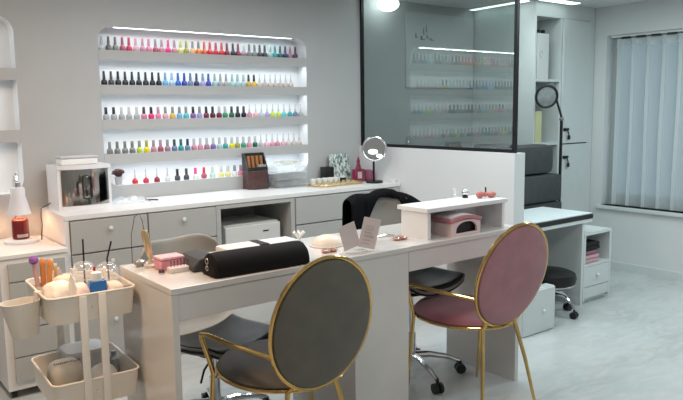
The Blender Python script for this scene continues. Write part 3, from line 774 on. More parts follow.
for i, zz_ in enumerate((.136+DZ, .050+DZ)):
    t = thing('cable_hook', 'small grey round cable clip on the riser end, %s one' % ['upper', 'lower'][i], 'clip', (2.8085 if i == 0 else 2.7985, 2.30, zz_), group='cable clips on the riser end')
    obj('disc', lathe(nb(), [(0, 0), (.014, 0), (.012, .010), (0, .011)], seg=14, M=Matrix.Rotation(R(90), 3, 'Y')), mat('clip_grey', (.30, .31, .33), .3, metal=.5), t)
    obj('pin', lathe(nb(), [(0, .0115), (.005, .0115), (.004, .016), (0, .016)], seg=10, M=Matrix.Rotation(R(90), 3, 'Y')), M_chrome, t)

# hand rest, towel and cushion on left desk
hr = thing('hand_rest', 'long black half-round padded armrest on the left desk', 'armrest', (1.365, 2.262, DZ), R(-2))
bm = nb(); n = 14
def rest_ring(x, k):
    out = []
    for i in range(n+1):
        a = PI*i/n
        out.append(bm.verts.new((x, .066*k*math.cos(a), .004+.082*k*math.sin(a)**.75)))
    return out
xs = [(-.232, .55), (-.229, .84), (-.220, .97), (-.20, 1), (0, 1), (.15, 1), (.172, .97), (.181, .84), (.184, .55)]
rg = [rest_ring(*q) for q in xs]
for A, B in zip(rg, rg[1:]):
    for i in range(n): bm.faces.new((A[i], A[i+1], B[i+1], B[i]))
    bm.faces.new((A[n], A[0], B[0], B[n]))
bm.faces.new(rg[0]); bm.faces.new(list(reversed(rg[-1])))
obj('padded_top', bm, mat('black_faux_leather', (.006, .005, .005), .7, bump=.2, bscale=120, spec=.2), hr)
bm = nb()
for (a, b, r_) in ((0, .012, .011), (0, -.014, .009)):
    tube(bm, [(-.235, a+r_*math.cos(k*PI/8), .045+b+r_*math.sin(k*PI/8)) for k in range(16)], .0015, 5, closed=True)
obj('emblem', bm, mat('emblem_silver', (.5, .48, .42), .3, metal=.8), hr)
tw = thing('towel', 'folded white towel strip lying behind the black armrest', 'towel', (1.40, 2.385, DZ), R(-2))
obj('cloth_body', BX(-.145, .19, -.048, .06, .0, .074, bev=.012), mat('white_terry', (.75, .74, .73), .9, bump=.4, bscale=200), tw)
obj('band', BX(.0, .05, -.0495, .0615, .0, .0765, bev=.012), mat('black_band', (.02, .02, .02), .7), tw)
cs = thing('wedge_cushion', 'dark grey rounded cushion at the left end of the towel', 'cushion', (1.185, 2.43, DZ), R(-4))
bm = nb(); prism(bm, [(-.062, 0), (.075, 0), (.078, .010), (.05, .045), (.01, .058), (-.04, .048), (-.066, .018)], 'y', -.08, .085)
o = obj('cushion_body', bm, mat('charcoal_fabric', (.055, .055, .058), .7, bump=.3, bscale=150), cs, bevel=.012)
# e-file drill
dl = thing('nail_drill', 'gold nail drill pen resting upright in its holder at the desk corner', 'nail drill', (1.035, 2.56, DZ))
obj('holder', lathe(nb(), [(0, 0), (.028, 0), (.028, .010), (.012, .016), (.012, .030), (0, .030)], seg=16), mat('holder_beige', (.55, .48, .42), .35), dl)
p0 = Vector((.0, 0, .03)); p1 = Vector((-.022, .0, .150))
dv = (p1-p0)
bm = nb(); tube(bm, [p0, p0+dv*.18, p0+dv*.30, p0+dv*.9, p1], [.006, .011, .0145, .0145, .010], 12); obj('pen_body', bm, mat('champagne_gold', (.66, .50, .30), .25, metal=.7), dl)
bm = nb(); tube(bm, [p1, p1+Vector((-.003, .005, .035)), p1+Vector((-.004, .03, .060)), p1+Vector((-.004, .08, .045)), p1+Vector((-.003, .13, -.04)), p1+Vector((-.003, .135, -.30))], .0012, 6); obj('cable', bm, M_black, dl)
t = thing('chrome_clip', 'small crumpled silver foil piece beside the nail drill holder', 'foil', (1.005, 2.60, DZ))
bm = nb(); sphere(bm, (0, 0, .014), .020, (1.2, .8, .65), 8); 
for v in bm.verts: v.co += Vector([random.uniform(-.004, .004) for _ in range(3)]); v.co.z = max(v.co.z, .001)
obj('foil_body', bm, mat('foil', (.5, .45, .40), .3, metal=.8), t)
t = thing('pink_sponge_box', 'translucent pink box beside the nail drill on the left desk', 'box', (1.033, 2.455, DZ))
obj('box_body', BX(0, .095, 0, .075, 0, .040, bev=.008), mat('pink_gel', (.78, .32, .40), .35, noise=.25, nscale=40), t)
obj('lid', BX(-.002, .097, -.002, .077, .0405, .052, bev=.006), mat('pink_gel_light', (.85, .48, .52), .3, noise=.2, nscale=50), t)
t = thing('drill_bit_stand', 'low white stand holding a row of nail drill bits', 'bit holder', (1.045, 2.395, DZ))
obj('stand', BX(0, .088, 0, .042, 0, .020, bev=.002), mat('stand_pinkwhite', (.74, .66, .62), .35), t)
for i in range(6):
    bm = nb(); x = .010+.0135*i; lathe(bm, [(0, .0202), (.0013, .0202), (.0013, .034), (.0032, .035), (.0030, .044), (0, .046)], (x, .022, 0), 8)
    obj('drill_bit', bm, mat('bit_dark', (.20, .08, .08), .3, metal=.5), t)
t = thing('dark_bead', 'small dark round cap in front of the pink box', 'cap', (1.020, 2.425, DZ))
obj('cap_body', lathe(nb(), [(0, 0), (.011, 0), (.011, .012), (.008, .016), (0, .016)], seg=14), mat('dark_cap', (.06, .02, .02), .4), t)
obj('ring', lathe(nb(), [(.0112, .002), (.0125, .002), (.0125, .005), (.0112, .005)], seg=14), M_chrome, t)

# small objects around desk middle
t = thing('flower_ornament', 'little white paper flower standing behind the armrest end', 'ornament', (1.765, 2.60, DZ))
bm = nb()
for k in range(6):
    a = k*PI/3; tube(bm, [(0, 0, .012), (.026*math.cos(a), .026*math.sin(a), .050)], [.003, .007], 6)
obj('petals', bm, M_white, t); obj('foot', lathe(nb(), [(0, 0), (.012, 0), (.01, .012), (0, .014)], seg=12), M_white, t)
t = thing('lamp_dome', 'smooth cream dome-shaped nail lamp in the middle of the desks', 'nail lamp', (1.822, 2.45, DZ), R(-5))
bm = nb(); lathe(bm, [(0, .050), (.03, .047), (.06, .036), (.078, .014), (.080, 0), (0, 0)], seg=28)
for v in bm.verts: v.co.x *= 1.02; v.co.y *= .85
obj('shell', bm, mat('cream_gloss', (.80, .70, .60), .3), t)
bm = nb(); tube(bm, [(.0825*math.cos(a*PI/16), .0685*math.sin(a*PI/16), .004) for a in range(32)], .003, 6, closed=True)
obj('base_ring', bm, M_white, t)
M_rose = mat('rose_gold', (.75, .42, .34), .22, metal=.75)
def dish(loc, label):
    t = thing('rose_gold_dish', label, 'dish', loc, group=None)
    for q, dx in enumerate((-.020, .020)):
        bm = nb(); lathe(bm, [(0, 0), (.012, 0), (.021, .009), (.021, .012), (.017, .012), (.010, .004), (0, .004)], (dx, 0, 0), 18)
        obj('cup', bm, M_rose, t)
    obj('contents', lathe(nb(), [(0, .0045), (.011, .0052), (.012, .008), (0, .009)], (-.020, 0, 0), 14), M_white, t)
dish((1.735, 2.325, DZ), 'rose gold double dish in front of the cream dome')
dish((2.150, 2.330, DZ), 'rose gold double dish left of the riser shelf')
# business card stand with two cards
cd = thing('card_stand', 'acrylic clip stand holding two tilted printed cards at the desk front', 'card stand', (1.848, 2.25, DZ))
obj('foot', BX(-.025, .025, -.02, .02, 0, .006, bev=.002), M_clearv, cd)
obj('post', cyl(nb(), (0, 0, .0062), (0, 0, .045), .003), M_clearv, cd)
M_card = mat('card_pinkwhite', (.62, .55, .55), .5)
M_ink = mat('card_ink', (.12, .09, .10), .6)
def card(cx, cz, w_, h_, tilt, yaw, ink, yy):
    bm = BX(-w_/2, w_/2, -.0008, .0008, 0, h_)
    Rm = Matrix.Rotation(yaw, 3, 'Z') @ Matrix.Rotation(tilt, 3, 'Y')
    bmesh.ops.transform(bm, matrix=Rm.to_4x4(), verts=bm.verts); bmesh.ops.translate(bm, verts=bm.verts, vec=(cx, yy, cz))
    c = obj('card', bm, M_card, cd, smooth=False)
    if ink:
        bm = nb(); rnd = random.Random(3)
        for (z, n_, s_) in ((.095, 5, .5), (.082, 4, 1.3), (.066, 4, 1.5), (.050, 5, 1.2), (.034, 4, .8), (.018, 4, .5)):
            x = -w_*.32
            for k in range(n_):
                ww = rnd.uniform(.005, .010)
                pts = [(x, -.0012, z), (x+ww*.5, -.0012, z+.006*s_*rnd.uniform(.3, 1)), (x+ww, -.0012, z-.003*s_)]
                tube(bm, pts, .0006, 4); x += ww+.0015
        bmesh.ops.transform(bm, matrix=Rm.to_4x4(), verts=bm.verts); bmesh.ops.translate(bm, verts=bm.verts, vec=(cx, yy, cz))
        obj('printed_text', bm, M_ink, c)
card(-.038, .018, .080, .108, R(-16), R(-10), False, .010)
card(.022, .012, .078, .132, R(14), R(-22), True, -.008)
# glass bottle & tools in front of jacket chair
t = thing('glass_bottle_small', 'small clear glass bottle on the desk in front of the jacket-draped chair', 'bottle', (2.115, 2.50, DZ))
obj('bottle_body', lathe(nb(), [(0, 0), (.022, 0), (.022, .022), (.010, .030), (.010, .036), (0, .036)], seg=16), M_clear, t)
obj('cap', lathe(nb(), [(0, .0365), (.013, .0365), (.013, .05), (0, .051)], seg=14), M_chrome, t)
t = thing('metal_tweezers', 'silver metal tool lying on the desk near the rose gold dish', 'tool', (2.15, 2.43, DZ))
bm = nb(); tube(bm, [(-.05, .01, .004), (0, 0, .010), (.05, -.008, .004)], .003, 6); obj('arm', bm, M_chrome, t)
bm = nb(); tube(bm, [(-.05, .018, .004), (0, .012, .010), (.05, -.002, .004)], .003, 6); obj('arm', bm, M_chrome, t)

# ------------------------------------------------------------------ gold chairs
def gold_chair(name, label, loc, rz, m_back, m_seat, rw=.205, tl=10):
    t = thing(name, label, 'chair', loc, rz)
    # seat cushion
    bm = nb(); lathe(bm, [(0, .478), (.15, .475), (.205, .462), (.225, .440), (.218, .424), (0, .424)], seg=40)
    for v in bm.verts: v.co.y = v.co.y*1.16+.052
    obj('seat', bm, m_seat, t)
    bm = nb(); tube(bm, [(.226*math.cos(a*PI/24), .262*math.sin(a*PI/24)+.052, .426) for a in range(48)], .0075, 8, closed=True)
    obj('seat_frame', bm, M_gold, t)
    # oval back, tilted
    tilt = R(tl); c = Vector((0, -.262, .675)); rh = .246
    Rm = Matrix.Rotation(tilt, 3, 'X')
    def P(a, s=1., off=0.): return c+Rm @ Vector((rw*s*math.cos(a), off, rh*s*math.sin(a)))
    bm = nb(); N_ = 48; rings = []
    for (s, off) in ((.0, -.022), (.5, -.021), (.85, -.018), (.97, -.012), (.985, 0), (.97, .014), (.8, .024), (.4, .030), (0, .031)):
        if s == 0: rings.append([bm.verts.new(P(0, 0, off))])
        else: rings.append([bm.verts.new(P(2*PI*k/N_, s, off)) for k in range(N_)])
    for A, B in zip(rings, rings[1:]):
        for k in range(N_):
            q = [A[k % len(A)], A[(k+1) % len(A)], B[(k+1) % len(B)], B[k % len(B)]]; uq = []
            for v in q:
                if v not in uq: uq.append(v)
            bm.faces.new(uq)
    obj('backrest', bm, m_back, t)
    bm = nb(); tube(bm, [P(2*PI*k/60, 1.015, 0) for k in range(60)], .0085, 8, closed=True)
    obj('back_frame', bm, M_gold, t)
    for s in (-1, 1):
        # rear leg: from oval frame lower side to the floor
        a = R(-112 if s < 0 else -68)
        top = P(R(-118 if s < 0 else -62), 1.02, 0)
        bm = nb(); tube(bm, [top, Vector((s*.105, -.188, .425)), Vector((s*.140, -.225, .25)), Vector((s*.180, -.265, .0))], [.010, .010, .009, .007], 10)
        obj('leg', bm, M_gold, t)
        # front leg
        bm = nb(); tube(bm, [Vector((s*.234, .145, .45)), Vector((s*.230, .150, .42)), Vector((s*.238, .17, .20)), Vector((s*.240, .190, .0))], [.010, .0095, .008, .007], 10)
        obj('leg', bm, M_gold, t)
        # armrest
        att = P(R(200 if s < 0 else -20), 1.02, 0)
        A0 = Vector((s*.275, .135, .600))
        pts = [att, att.lerp(A0, .5)+Vector((s*.01, 0, .0)), att.lerp(A0, .92)+Vector((s*.003, 0, 0)), A0+Vector((0, .012, -.010)), A0+Vector((-s*.004, .012, -.03)), Vector((s*.240, .142, .46)), Vector((s*.235, .145, .44))]
        bm = nb(); tube(bm, pts, .0095, 10); obj('armrest', bm, M_gold, t)
    return t
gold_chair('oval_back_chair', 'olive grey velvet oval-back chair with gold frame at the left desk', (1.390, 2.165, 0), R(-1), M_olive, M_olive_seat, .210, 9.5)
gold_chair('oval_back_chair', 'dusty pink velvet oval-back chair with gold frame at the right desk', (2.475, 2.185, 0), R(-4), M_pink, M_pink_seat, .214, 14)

# ------------------------------------------------------------------ swivel shell chairs
def shell_chair(label, loc, rz, seat_z=.46, back_h=.40, base_rot=0.):
    t = thing('swivel_chair', label, 'chair', loc, rz)
    nu, nv = 16, 20
    prof = [(-.225, -.018, .17), (-.20, .0, .205), (-.10, -.012, .225), (.05, -.018, .23), (.15, -.005, .23), (.205, .05, .225), (.235, .14, .222), (.262, .26, .22), (.285, .36, .22), (.30, back_h, .212)]
    def pv(v):
        f = v*(len(prof)-1); i = min(int(f), len(prof)-2); q = f-i
        return [prof[i][k]*(1-q)+prof[i+1][k]*q for k in range(3)]
    def surf(off, m, name, lim=1.0, v0=0., v1=1.):
        bm = nb(); g = []
        for j in range(nv+1):
            v = v0+(v1-v0)*j/nv; y, z, w_ = pv(v); row = []
            back = max(0, (v-.45)/.55)
            for i in range(nu+1):
                u = (-1+2*i/nu)*lim
                zz_ = z+seat_z+(1-back)*.050*abs(u)**3-(back > .9)*0+back*(-.05*abs(u)**6-.006*math.cos(u*4))
                yy = y-back*.085*u*u
                row.append(bm.verts.new((u*w_, yy-off*back, zz_+off*(1-back))))
            g.append(row)
        for j in range(nv):
            for i in range(nu): bm.faces.new((g[j][i], g[j][i+1], g[j+1][i+1], g[j+1][i]))
        o = obj(name, bm, m, t)
        md = o.modifiers.new('thick', 'SOLIDIFY'); md.thickness = .012; md.offset = 0
        md = o.modifiers.new('sub', 'SUBSURF'); md.levels = 1; md.render_levels = 1
        return o
    surf(0, M_shell, 'seat_shell')
    surf(.012, M_pad, 'seat_cushion', .93, .03, .42)
    surf(-.013, M_black, 'outer_shell', .98, .02, .60)
    bm = nb(); lathe(bm, [(0, .0), (.075, .0), (.075, -.02), (.03, -.035), (0, -.035)], (0, 0, seat_z-.045), 20); obj('swivel_plate', bm, M_black, t)
    bm = nb(); cyl(bm, (0, 0, .22), (0, 0, seat_z-.08), .014); obj('gas_lift', bm, M_chrome, t)
    bm = nb(); cyl(bm, (0, 0, .085), (0, 0, .24), .026); obj('column', bm, M_chrome, t)
    bm = nb(); tube(bm, [(-.02, -.02, seat_z-.07), (-.13, -.10, seat_z-.085), (-.17, -.13, seat_z-.12)], .005, 8); obj('lever', bm, M_black, t)
    for k in range(5):
        a = base_rot+2*PI*k/5; dx, dy = math.cos(a), math.sin(a)
        bm = nb(); tube(bm, [(dx*.02, dy*.02, .115), (dx*.10, dy*.10, .115), (dx*.2, dy*.2, .095), (dx*.268, dy*.268, .068)], [.02, .018, .014, .011], 10)
        lg = obj('leg', bm, M_chrome, t)
        bm = nb(); sx, sy = -dy, dx; c = Vector((dx*.272, dy*.272, .027))
        for q in (-1, 1):
            cyl(bm, c+Vector((sx, sy, 0))*q*.006, c+Vector((sx, sy, 0))*q*.024, .027, 18)
        cyl(bm, c+Vector((0, 0, .005)), c+Vector((0, 0, .040)), .008, 8)
        obj('caster', bm, M_black, lg)
    return t
shell_chair('grey beige low-back swivel chair with black seat behind the left desk', (1.370, 2.715, 0), R(10), .415, .43, base_rot=R(62))
shell_chair('grey swivel chair draped with a black jacket behind the right desk', (2.475, 2.60, 0), R(-2), .52, .425, base_rot=R(-30))
# jacket draped on second chair
jk = thing('jacket', 'black jacket draped over the back of the right swivel chair', 'jacket', (2.490, 2.895, .52))
bm = nb(); nu, nv = 26, 22; g = []
for i in range(nu+1):
    u = -1+2*i/nu; row = []
    # lengths hanging in front (towards camera) and behind
    fl = .29 if u < -.78 else (.29-.24*min(1, (u+.78)/.70) if u < -.08 else (.04+.05*abs(u) if u < .45 else .04+.20*min(1, (u-.45)/.3)))
    fl = max(.035, fl); bl = .28
    topz = .440-.012*abs(u)**4+.006*math.sin(7*u)-(.07*((u-.6)/.4)**1.3 if u > .6 else 0)
    xx = u*.268
    yb_ = .005-.085*u*u
    for j in range(nv+1):
        s_ = -fl+(fl+bl)*j/nv
        if s_ < -.02: y = -.030; z = topz+(s_+.02)
        elif s_ > .02: y = .030; z = topz-(s_-.02)
        else:
            a = s_/.02*PI/2; y = .030*math.sin(a); z = topz+.012*math.cos(a)
        wv = .008*math.sin(14*u+3*j/nv)+.005*math.sin(31*u)
        if s_ < -.02: y += -abs(wv)-.012*max(0, -s_)
        else: y += wv*.5
        row.append(bm.verts.new((xx*(1+.10*max(0, abs(s_)-.02)), yb_+y, z)))
    g.append(row)
for i in range(nu):
    for j in range(nv): bm.faces.new((g[i][j], g[i+1][j], g[i+1][j+1], g[i][j+1]))
o = obj('cloth_body', bm, M_cloth, jk); md = o.modifiers.new('t', 'SOLIDIFY'); md.thickness = .008; md.offset = 1
md = o.modifiers.new('s', 'SUBSURF'); md.levels = 1; md.render_levels = 1
bm = nb(); tube(bm, [(.215, -.115, .36), (.205, -.135, .22), (.17, -.17, .13), (.10, -.20, .10)], [.030, .036, .036, .026], 12); obj('sleeve', bm, M_cloth, jk)

# ------------------------------------------------------------------ service cart
ct = thing('service_cart', 'cream white three-tier rolling cart in front of the left desk end', 'cart', (.783, 2.650, 0), R(-2.5))
CW, CD = .312, .375
def tray(z1, h_, name='tray'):
    bm = nb()
    out_t = rrect(CW, CD, .030, 5); out_b = rrect(CW-.014, CD-.014, .030, 5); in_t = rrect(CW-.006, CD-.006, .028, 5); in_b = rrect(CW-.020, CD-.020, .028, 5)
    n_ = len(out_t)
    A = [bm.verts.new((x, y, z1)) for x, y in out_t]; B = [bm.verts.new((x, y, z1-h_)) for x, y in out_b]
    C_ = [bm.verts.new((x, y, z1)) for x, y in in_t]; D = [bm.verts.new((x, y, z1-h_+.004)) for x, y in in_b]
    for i in range(n_):
        j = (i+1) % n_
        bm.faces.new((A[i], A[j], B[j], B[i])); bm.faces.new((C_[i], D[i], D[j], C_[j])); bm.faces.new((A[i], C_[i], C_[j], A[j]))
    bm.faces.new(B); bm.faces.new(D)
    tr_ = obj(name, bm, M_cart, ct)
    bm = nb(); tube(bm, [(x, y, z1) for x, y in rrect(CW+.002, CD+.002, .031, 5)], .004, 6, closed=True)
    obj('rim', bm, mat('cart_rim', (.84, .78, .70), .35), tr_)
    return tr_
TZ = (.78, .462, .165)
for z in TZ: tray(z, .098)
for sy in (-1, 1):
    for sx in (-1, 1):
        bm = nb(); x = .034*sx-.005; y = sy*(CD/2+.002)
        box(bm, x-.013, x+.013, y-.006 if sy > 0 else y-.006, y+.006, .07, .80 if sy > 0 else .776, bev=.002)
        obj('upright', bm, mat('cart_post', (.82, .79, .74), .4), ct)
    for z in TZ[:2]:
        bm = nb(); lathe(bm, [(0, 0), (.006, 0), (.005, .004), (0, .005)], (-.005, sy*(CD/2-.004), z-.05), 10, M=Matrix.Rotation(R(90*(1 if sy < 0 else -1)), 3, 'X'))
        obj('screw', bm, M_chrome, ct)
for sx in (-1, 1):
    for sy in (-1, 1):
        bm = nb(); cyl(bm, (sx*.12-.012, sy*.14, .028), (sx*.12+.012, sy*.14, .028), .028, 18); box(bm, sx*.12-.016, sx*.12+.016, sy*.14-.010, sy*.14+.010, .030, .067)
        obj('caster', bm, M_black, ct)
# hanging cup on the left short side
cp = thing('hanging_cup', 'cream oblong cup hooked on the left side of the cart', 'cup', (.556, 2.588, .635), R(14))
bm = nb(); o_t = rrect(.138, .095, .045, 6); o_b = rrect(.090, .068, .032, 6); n_ = len(o_t)
A = [bm.verts.new((x, y, .128)) for x, y in o_t]; B = [bm.verts.new((x+.012, y, 0)) for x, y in o_b]
C_ = [bm.verts.new((x*.95, y*.93, .128)) for x, y in o_t]; D = [bm.verts.new((x*.94+.012, y*.92, .005)) for x, y in o_b]
for i in range(n_):
    j = (i+1) % n_
    bm.faces.new((A[i], A[j], B[j], B[i])); bm.faces.new((C_[i], D[i], D[j], C_[j])); bm.faces.new((A[i], C_[i], C_[j], A[j]))
bm.faces.new(B); bm.faces.new(D)
obj('cup_body', bm, M_cart, cp)
bm = nb(); box(bm, .058, .078, -.012, .012, .10, .150); obj('hook', bm, M_cart, cp, smooth=False)
obj('hole_mark', BX(.052, .0605, -.018, .008, .096, .116), mat('hole_brown', (.12, .07, .04), .5), cp, smooth=False)

# items in the top tray; local frame helper
def cl(x, y, z):   # cart local to world
    a = R(-2.5); return (.783+x*math.cos(a)-y*math.sin(a), 2.650+x*math.sin(a)+y*math.cos(a), z)
TB = TZ[0]-.094
t = thing('brush_holder', 'cream cup of makeup brushes in the back left of the cart', 'brush cup', cl(-.110, .095, TB+.001))
obj('cup_body', lathe(nb(), [(0, 0), (.032, 0), (.036, .085), (.033, .085), (.029, .004), (0, .004)], seg=18), mat('holder_cream', (.72, .60, .50), .5), t)
BZ = TB
def brush(x, y, dx, dy, h_, colh, colb, rb, label, nm='makeup_brush', hr=.0045):
    b = thing(nm, label, 'brush', cl(x, y, TB+.006), group='brushes standing in the cart')
    p0 = Vector((0, 0, 0)); p1 = Vector((dx, dy, h_))
    obj('handle', tube(nb(), [p0, p1], [hr*.8, hr], 8), colh, b)
    d_ = (p1-p0).normalized(); obj('bristles', tube(nb(), [p1+d_*.0005, p1+d_*.010, p1+d_*.022, p1+d_*.030], [max(hr, rb*.6), rb, rb*.9, rb*.45], 12), colb, b)
M_pur = mat('purple_bristle', (.26, .10, .36), .9); M_orh = mat('orange_plastic', (.72, .28, .08), .35); M_pk = mat('pink_handle', (.70, .42, .42), .4); M_crm = mat('cream_bristle', (.72, .62, .50), .9)
brush(-.120, .100, -.016, .0, .165, M_pk, M_pur, .018, 'fluffy purple brush with pink handle, tallest in the cart', hr=.009)
brush(-.105, .108, .002, .004, .150, M_orh, M_orh, .012, 'orange brush standing next to the purple one', hr=.011)
brush(-.098, .086, .014, -.004, .148, M_orh, M_orh, .012, 'second orange brush, slightly nearer than the other orange one', hr=.011)
brush(-.116, .082, .034, .0, .150, mat('white_handle', (.75, .70, .66), .4), M_crm, .009, 'slim cream-tipped brush right of the orange brushes')
t = thing('yellow_file', 'flat orange yellow nail file standing right of the brushes', 'nail file', cl(-.060, .10, TB+.002))
obj('file_body', BX(-.006, .006, -.002, .002, 0, .150, bev=.001), mat('file_orange', (.75, .42, .12), .6), t); obj('tip', BX(-.006, .006, -.002, .002, .1505, .160), M_white, t)
t = thing('lilac_file', 'pale lilac nail file leaning at the back of the cart', 'nail file', cl(.012, .150, TB+.002))
bm = BX(-.010, .010, -.002, .002, 0, .135, bev=.001); bmesh.ops.rotate(bm, verts=bm.verts, matrix=Matrix.Rotation(R(-24), 3, 'Y')); obj('file_body', bm, mat('file_lilac', (.58, .50, .62), .6), t)
bm = BX(-.010, .010, -.002, .002, .136, .142); bmesh.ops.rotate(bm, verts=bm.verts, matrix=Matrix.Rotation(R(-24), 3, 'Y')); obj('tip', bm, M_white, t)
M_cot = mat('cotton_cream', (.90, .82, .72), .9, noise=.08, nscale=50, bump=.6, bscale=40)
def lump(label, nm, x, y, z, w_, d_, h_, m, cat, n=5):
    b = thing(nm, label, cat, cl(x, y, z))
    bm = nb(); bmesh.ops.create_icosphere(bm, subdivisions=3, radius=1)
    for v in bm.verts:
        k = 1+.10*math.sin(5*v.co.x+3*v.co.z)*math.cos(4*v.co.y+1)
        sx = math.copysign(abs(v.co.x)**.6, v.co.x); sy = math.copysign(abs(v.co.y)**.6, v.co.y); sz = math.copysign(abs(v.co.z)**.7, v.co.z)
        v.co = Vector((sx*w_/2*k, sy*d_/2*k, h_/2+sz*h_/2))
    obj('bundle', bm, m, b)
    return b
lump('pile of cream cotton pads in the left front of the cart', 'cotton_pads', -.090, -.075, TB+.001, .105, .13, .128, M_cot, 'cotton')
lump('pale pink wrapped cotton pack in the middle of the cart', 'cotton_pack', -.022, -.095, TB+.001, .070, .10, .115, mat('pink_wrap', (.88, .70, .64), .6, noise=.1), 'cotton')
lump('cream folded tissues behind the cotton pads in the cart', 'tissue_pile', -.045, .035, TB+.001, .09, .07, .125, mat('tissue_cream', (.82, .72, .56), .9, bump=.5), 'tissue')
t = thing('spray_bottle', 'translucent frosted bottle standing among the cotton pads', 'bottle', cl(-.056, -.118, TB+.001))
obj('bottle_body', lathe(nb(), [(0, 0), (.018, 0), (.018, .105), (.007, .135), (.007, .145), (0, .145)], seg=16), mat('frosted', (.80, .73, .66), .4), t)
obj('nozzle', lathe(nb(), [(0, .1455), (.006, .1455), (.004, .158), (0, .160)], seg=10), M_white, t)
t = thing('blue_bottle', 'bright blue square bottle with white cap at the front of the cart', 'bottle', cl(.032, -.120, TB+.001))
obj('bottle_body', BX(-.032, .032, -.020, .020, 0, .122, bev=.006), mat('blue_liquid', (.02, .16, .48), .12, coat=.5), t)
obj('cap', lathe(nb(), [(0, .1225), (.019, .1225), (.019, .152), (.012, .156), (0, .156)], seg=18), M_white, t)
t = thing('red_bottle', 'slim red and white bottle right of the blue bottle', 'bottle', cl(.056, -.010, TB+.001))
obj('bottle_body', lathe(nb(), [(0, 0), (.010, 0), (.010, .110), (.006, .12), (0, .12)], seg=12), mat('red_gloss', (.65, .04, .06), .2), t)
obj('cap', lathe(nb(), [(0, .1205), (.006, .1205), (.005, .150), (0, .152)], seg=10), mat('red_cap', (.45, .03, .04), .3), t)
t = thing('dark_tube', 'short black tube stood left of the blue bottle', 'tube', cl(.006, -.055, TB+.001))
obj('tube_body', lathe(nb(), [(0, 0), (.009, 0), (.009, .075), (0, .075)], seg=12), M_black, t); obj('cap', lathe(nb(), [(0, .0755), (.007, .0755), (.007, .105), (0, .106)], seg=12), M_black, t)
M_dome = mixmat('dome_plastic', (1, 1, 1), .10, .03, diff=(.95, .95, .95), dfac=.20)
def drink(x, y, label, bend, m_liq):
    t = thing('takeaway_cup', label, 'drink cup', cl(x, y, TB+.001))
    Z_ = .018
    obj('cup_body', lathe(nb(), [(0, 0), (.026, 0), (.038, .092), (.0365, .092), (.025, .002), (0, .002)], seg=24), M_clearv, t)
    obj('drink', lathe(nb(), [(0, .003), (.0245, .003), (.0345, .075), (0, .075)], seg=24), m_liq, t)
    dl_ = obj('dome_lid', lathe(nb(), [(.0385, .0925), (.045, .098), (.046, .112), (.044, .132), (.034, .152), (.016, .162), (.009, .163), (.0, .163)], seg=24), M_dome, t)
    bm = nb(); tube(bm, [(.0455*math.cos(a*PI/14), .0455*math.sin(a*PI/14), .100) for a in range(28)], .0022, 6, closed=True); obj('lid_rim', bm, M_dome, dl_)
    obj('straw', tube(nb(), bend, .0035, 8), M_black, t)
drink(.035, .062, 'iced drink in clear domed cup with straight black straw in the cart', [(.0, 0, .012), (.002, 0, .100), (.004, .0, .250)], mat('milk_tea', (.70, .58, .46), .3))
drink(.102, -.012, 'iced drink in clear domed cup with bent black straw in the cart', [(.004, -.02, .012), (.006, .0, .12), (.004, .0, .175), (.024, .0, .242)], mat('milk_tea', (.70, .58, .46), .3))
lump('cream paper bag of cotton at the right front of the cart', 'paper_wrap', .095, -.112, TB+.001, .075, .10, .108, mat('wrap_beige', (.70, .60, .50), .8, bump=.5), 'tissue')
t = thing('brown_jar', 'small dark brown jar in the right front corner of the cart', 'jar', cl(.133, -.160, TB+.001))
obj('jar', lathe(nb(), [(0, 0), (.014, 0), (.014, .082), (0, .082)], seg=14), mat('brown_glass', (.12, .06, .035), .2), t); obj('lid', lathe(nb(), [(0, .0825), (.0145, .0825), (.0145, .092), (0, .092)], seg=14), mat('brown_lid', (.10, .05, .03), .3), t)
# lower tray
LB = TZ[1]-.094
t = thing('cookie_packet', 'cream printed packet in the left of the cart middle tray', 'packet', cl(-.078, -.030, LB+.001))
bm = nb(); bmesh.ops.create_icosphere(bm, subdivisions=3, radius=1)
for v in bm.verts: v.co = Vector((math.copysign(abs(v.co.x)**.5, v.co.x)*.060, math.copysign(abs(v.co.y)**.5, v.co.y)*.060, .0655+math.copysign(abs(v.co.z)**.6, v.co.z)*.0655))
obj('packet_body', bm, mat('packet_cream', (.80, .72, .60), .5, bump=.4, bscale=30), t)
bm = nb()
for k in range(14):
    x = -.045+.007*k; tube(bm, [(x, -.030+.003*math.sin(k), .1305), (x+.003, -.018+.003*math.cos(k*2), .131)], .0017, 4)
obj('printed_text', bm, mat('packet_ink', (.15, .05, .05), .6), t)
t = thing('brown_roll', 'brown bread-coloured roll partly under the cream packet', 'roll', cl(-.085, -.136, LB+.001))
obj('roll_body', lathe(nb(), [(0, -.05), (.022, -.05), (.026, -.03), (.026, .03), (.022, .05), (0, .05)], (0, 0, .028), 16, M=Matrix.Rotation(R(90), 3, 'Y')), mat('tan_roll', (.52, .34, .22), .7), t)
obj('band', lathe(nb(), [(.0262, -.006), (.0268, -.006), (.0268, .012), (.0262, .012)], (0, 0, .028), 16, M=Matrix.Rotation(R(90), 3, 'Y')), mat('roll_dark', (.10, .05, .04), .6), t)
t = thing('white_disc_pack', 'flat white wrapped pack at the front of the cart middle tray', 'packet', cl(.036, -.115, LB+.001))
bm = nb(); sphere(bm, (0, 0, .060), 1, (.056, .054, .059), 20); obj('packet_body', bm, mat('white_wrap', (.80, .77, .72), .45, bump=.4, bscale=30), t)
t = thing('clear_tub', 'large translucent plastic tub in the cart middle tray', 'tub', cl(.022, .095, LB+.001))
bm = nb(); prism(bm, rrect(.15, .13, .03), 'z', 0, .115); obj('tub_body', bm, mat('translucent_grey', (.62, .63, .66), .25, noise=.1), t)
bm = nb(); prism(bm, rrect(.158, .138, .032), 'z', .1155, .130); obj('lid', bm, mat('translucent_lid', (.70, .72, .76), .25), t)
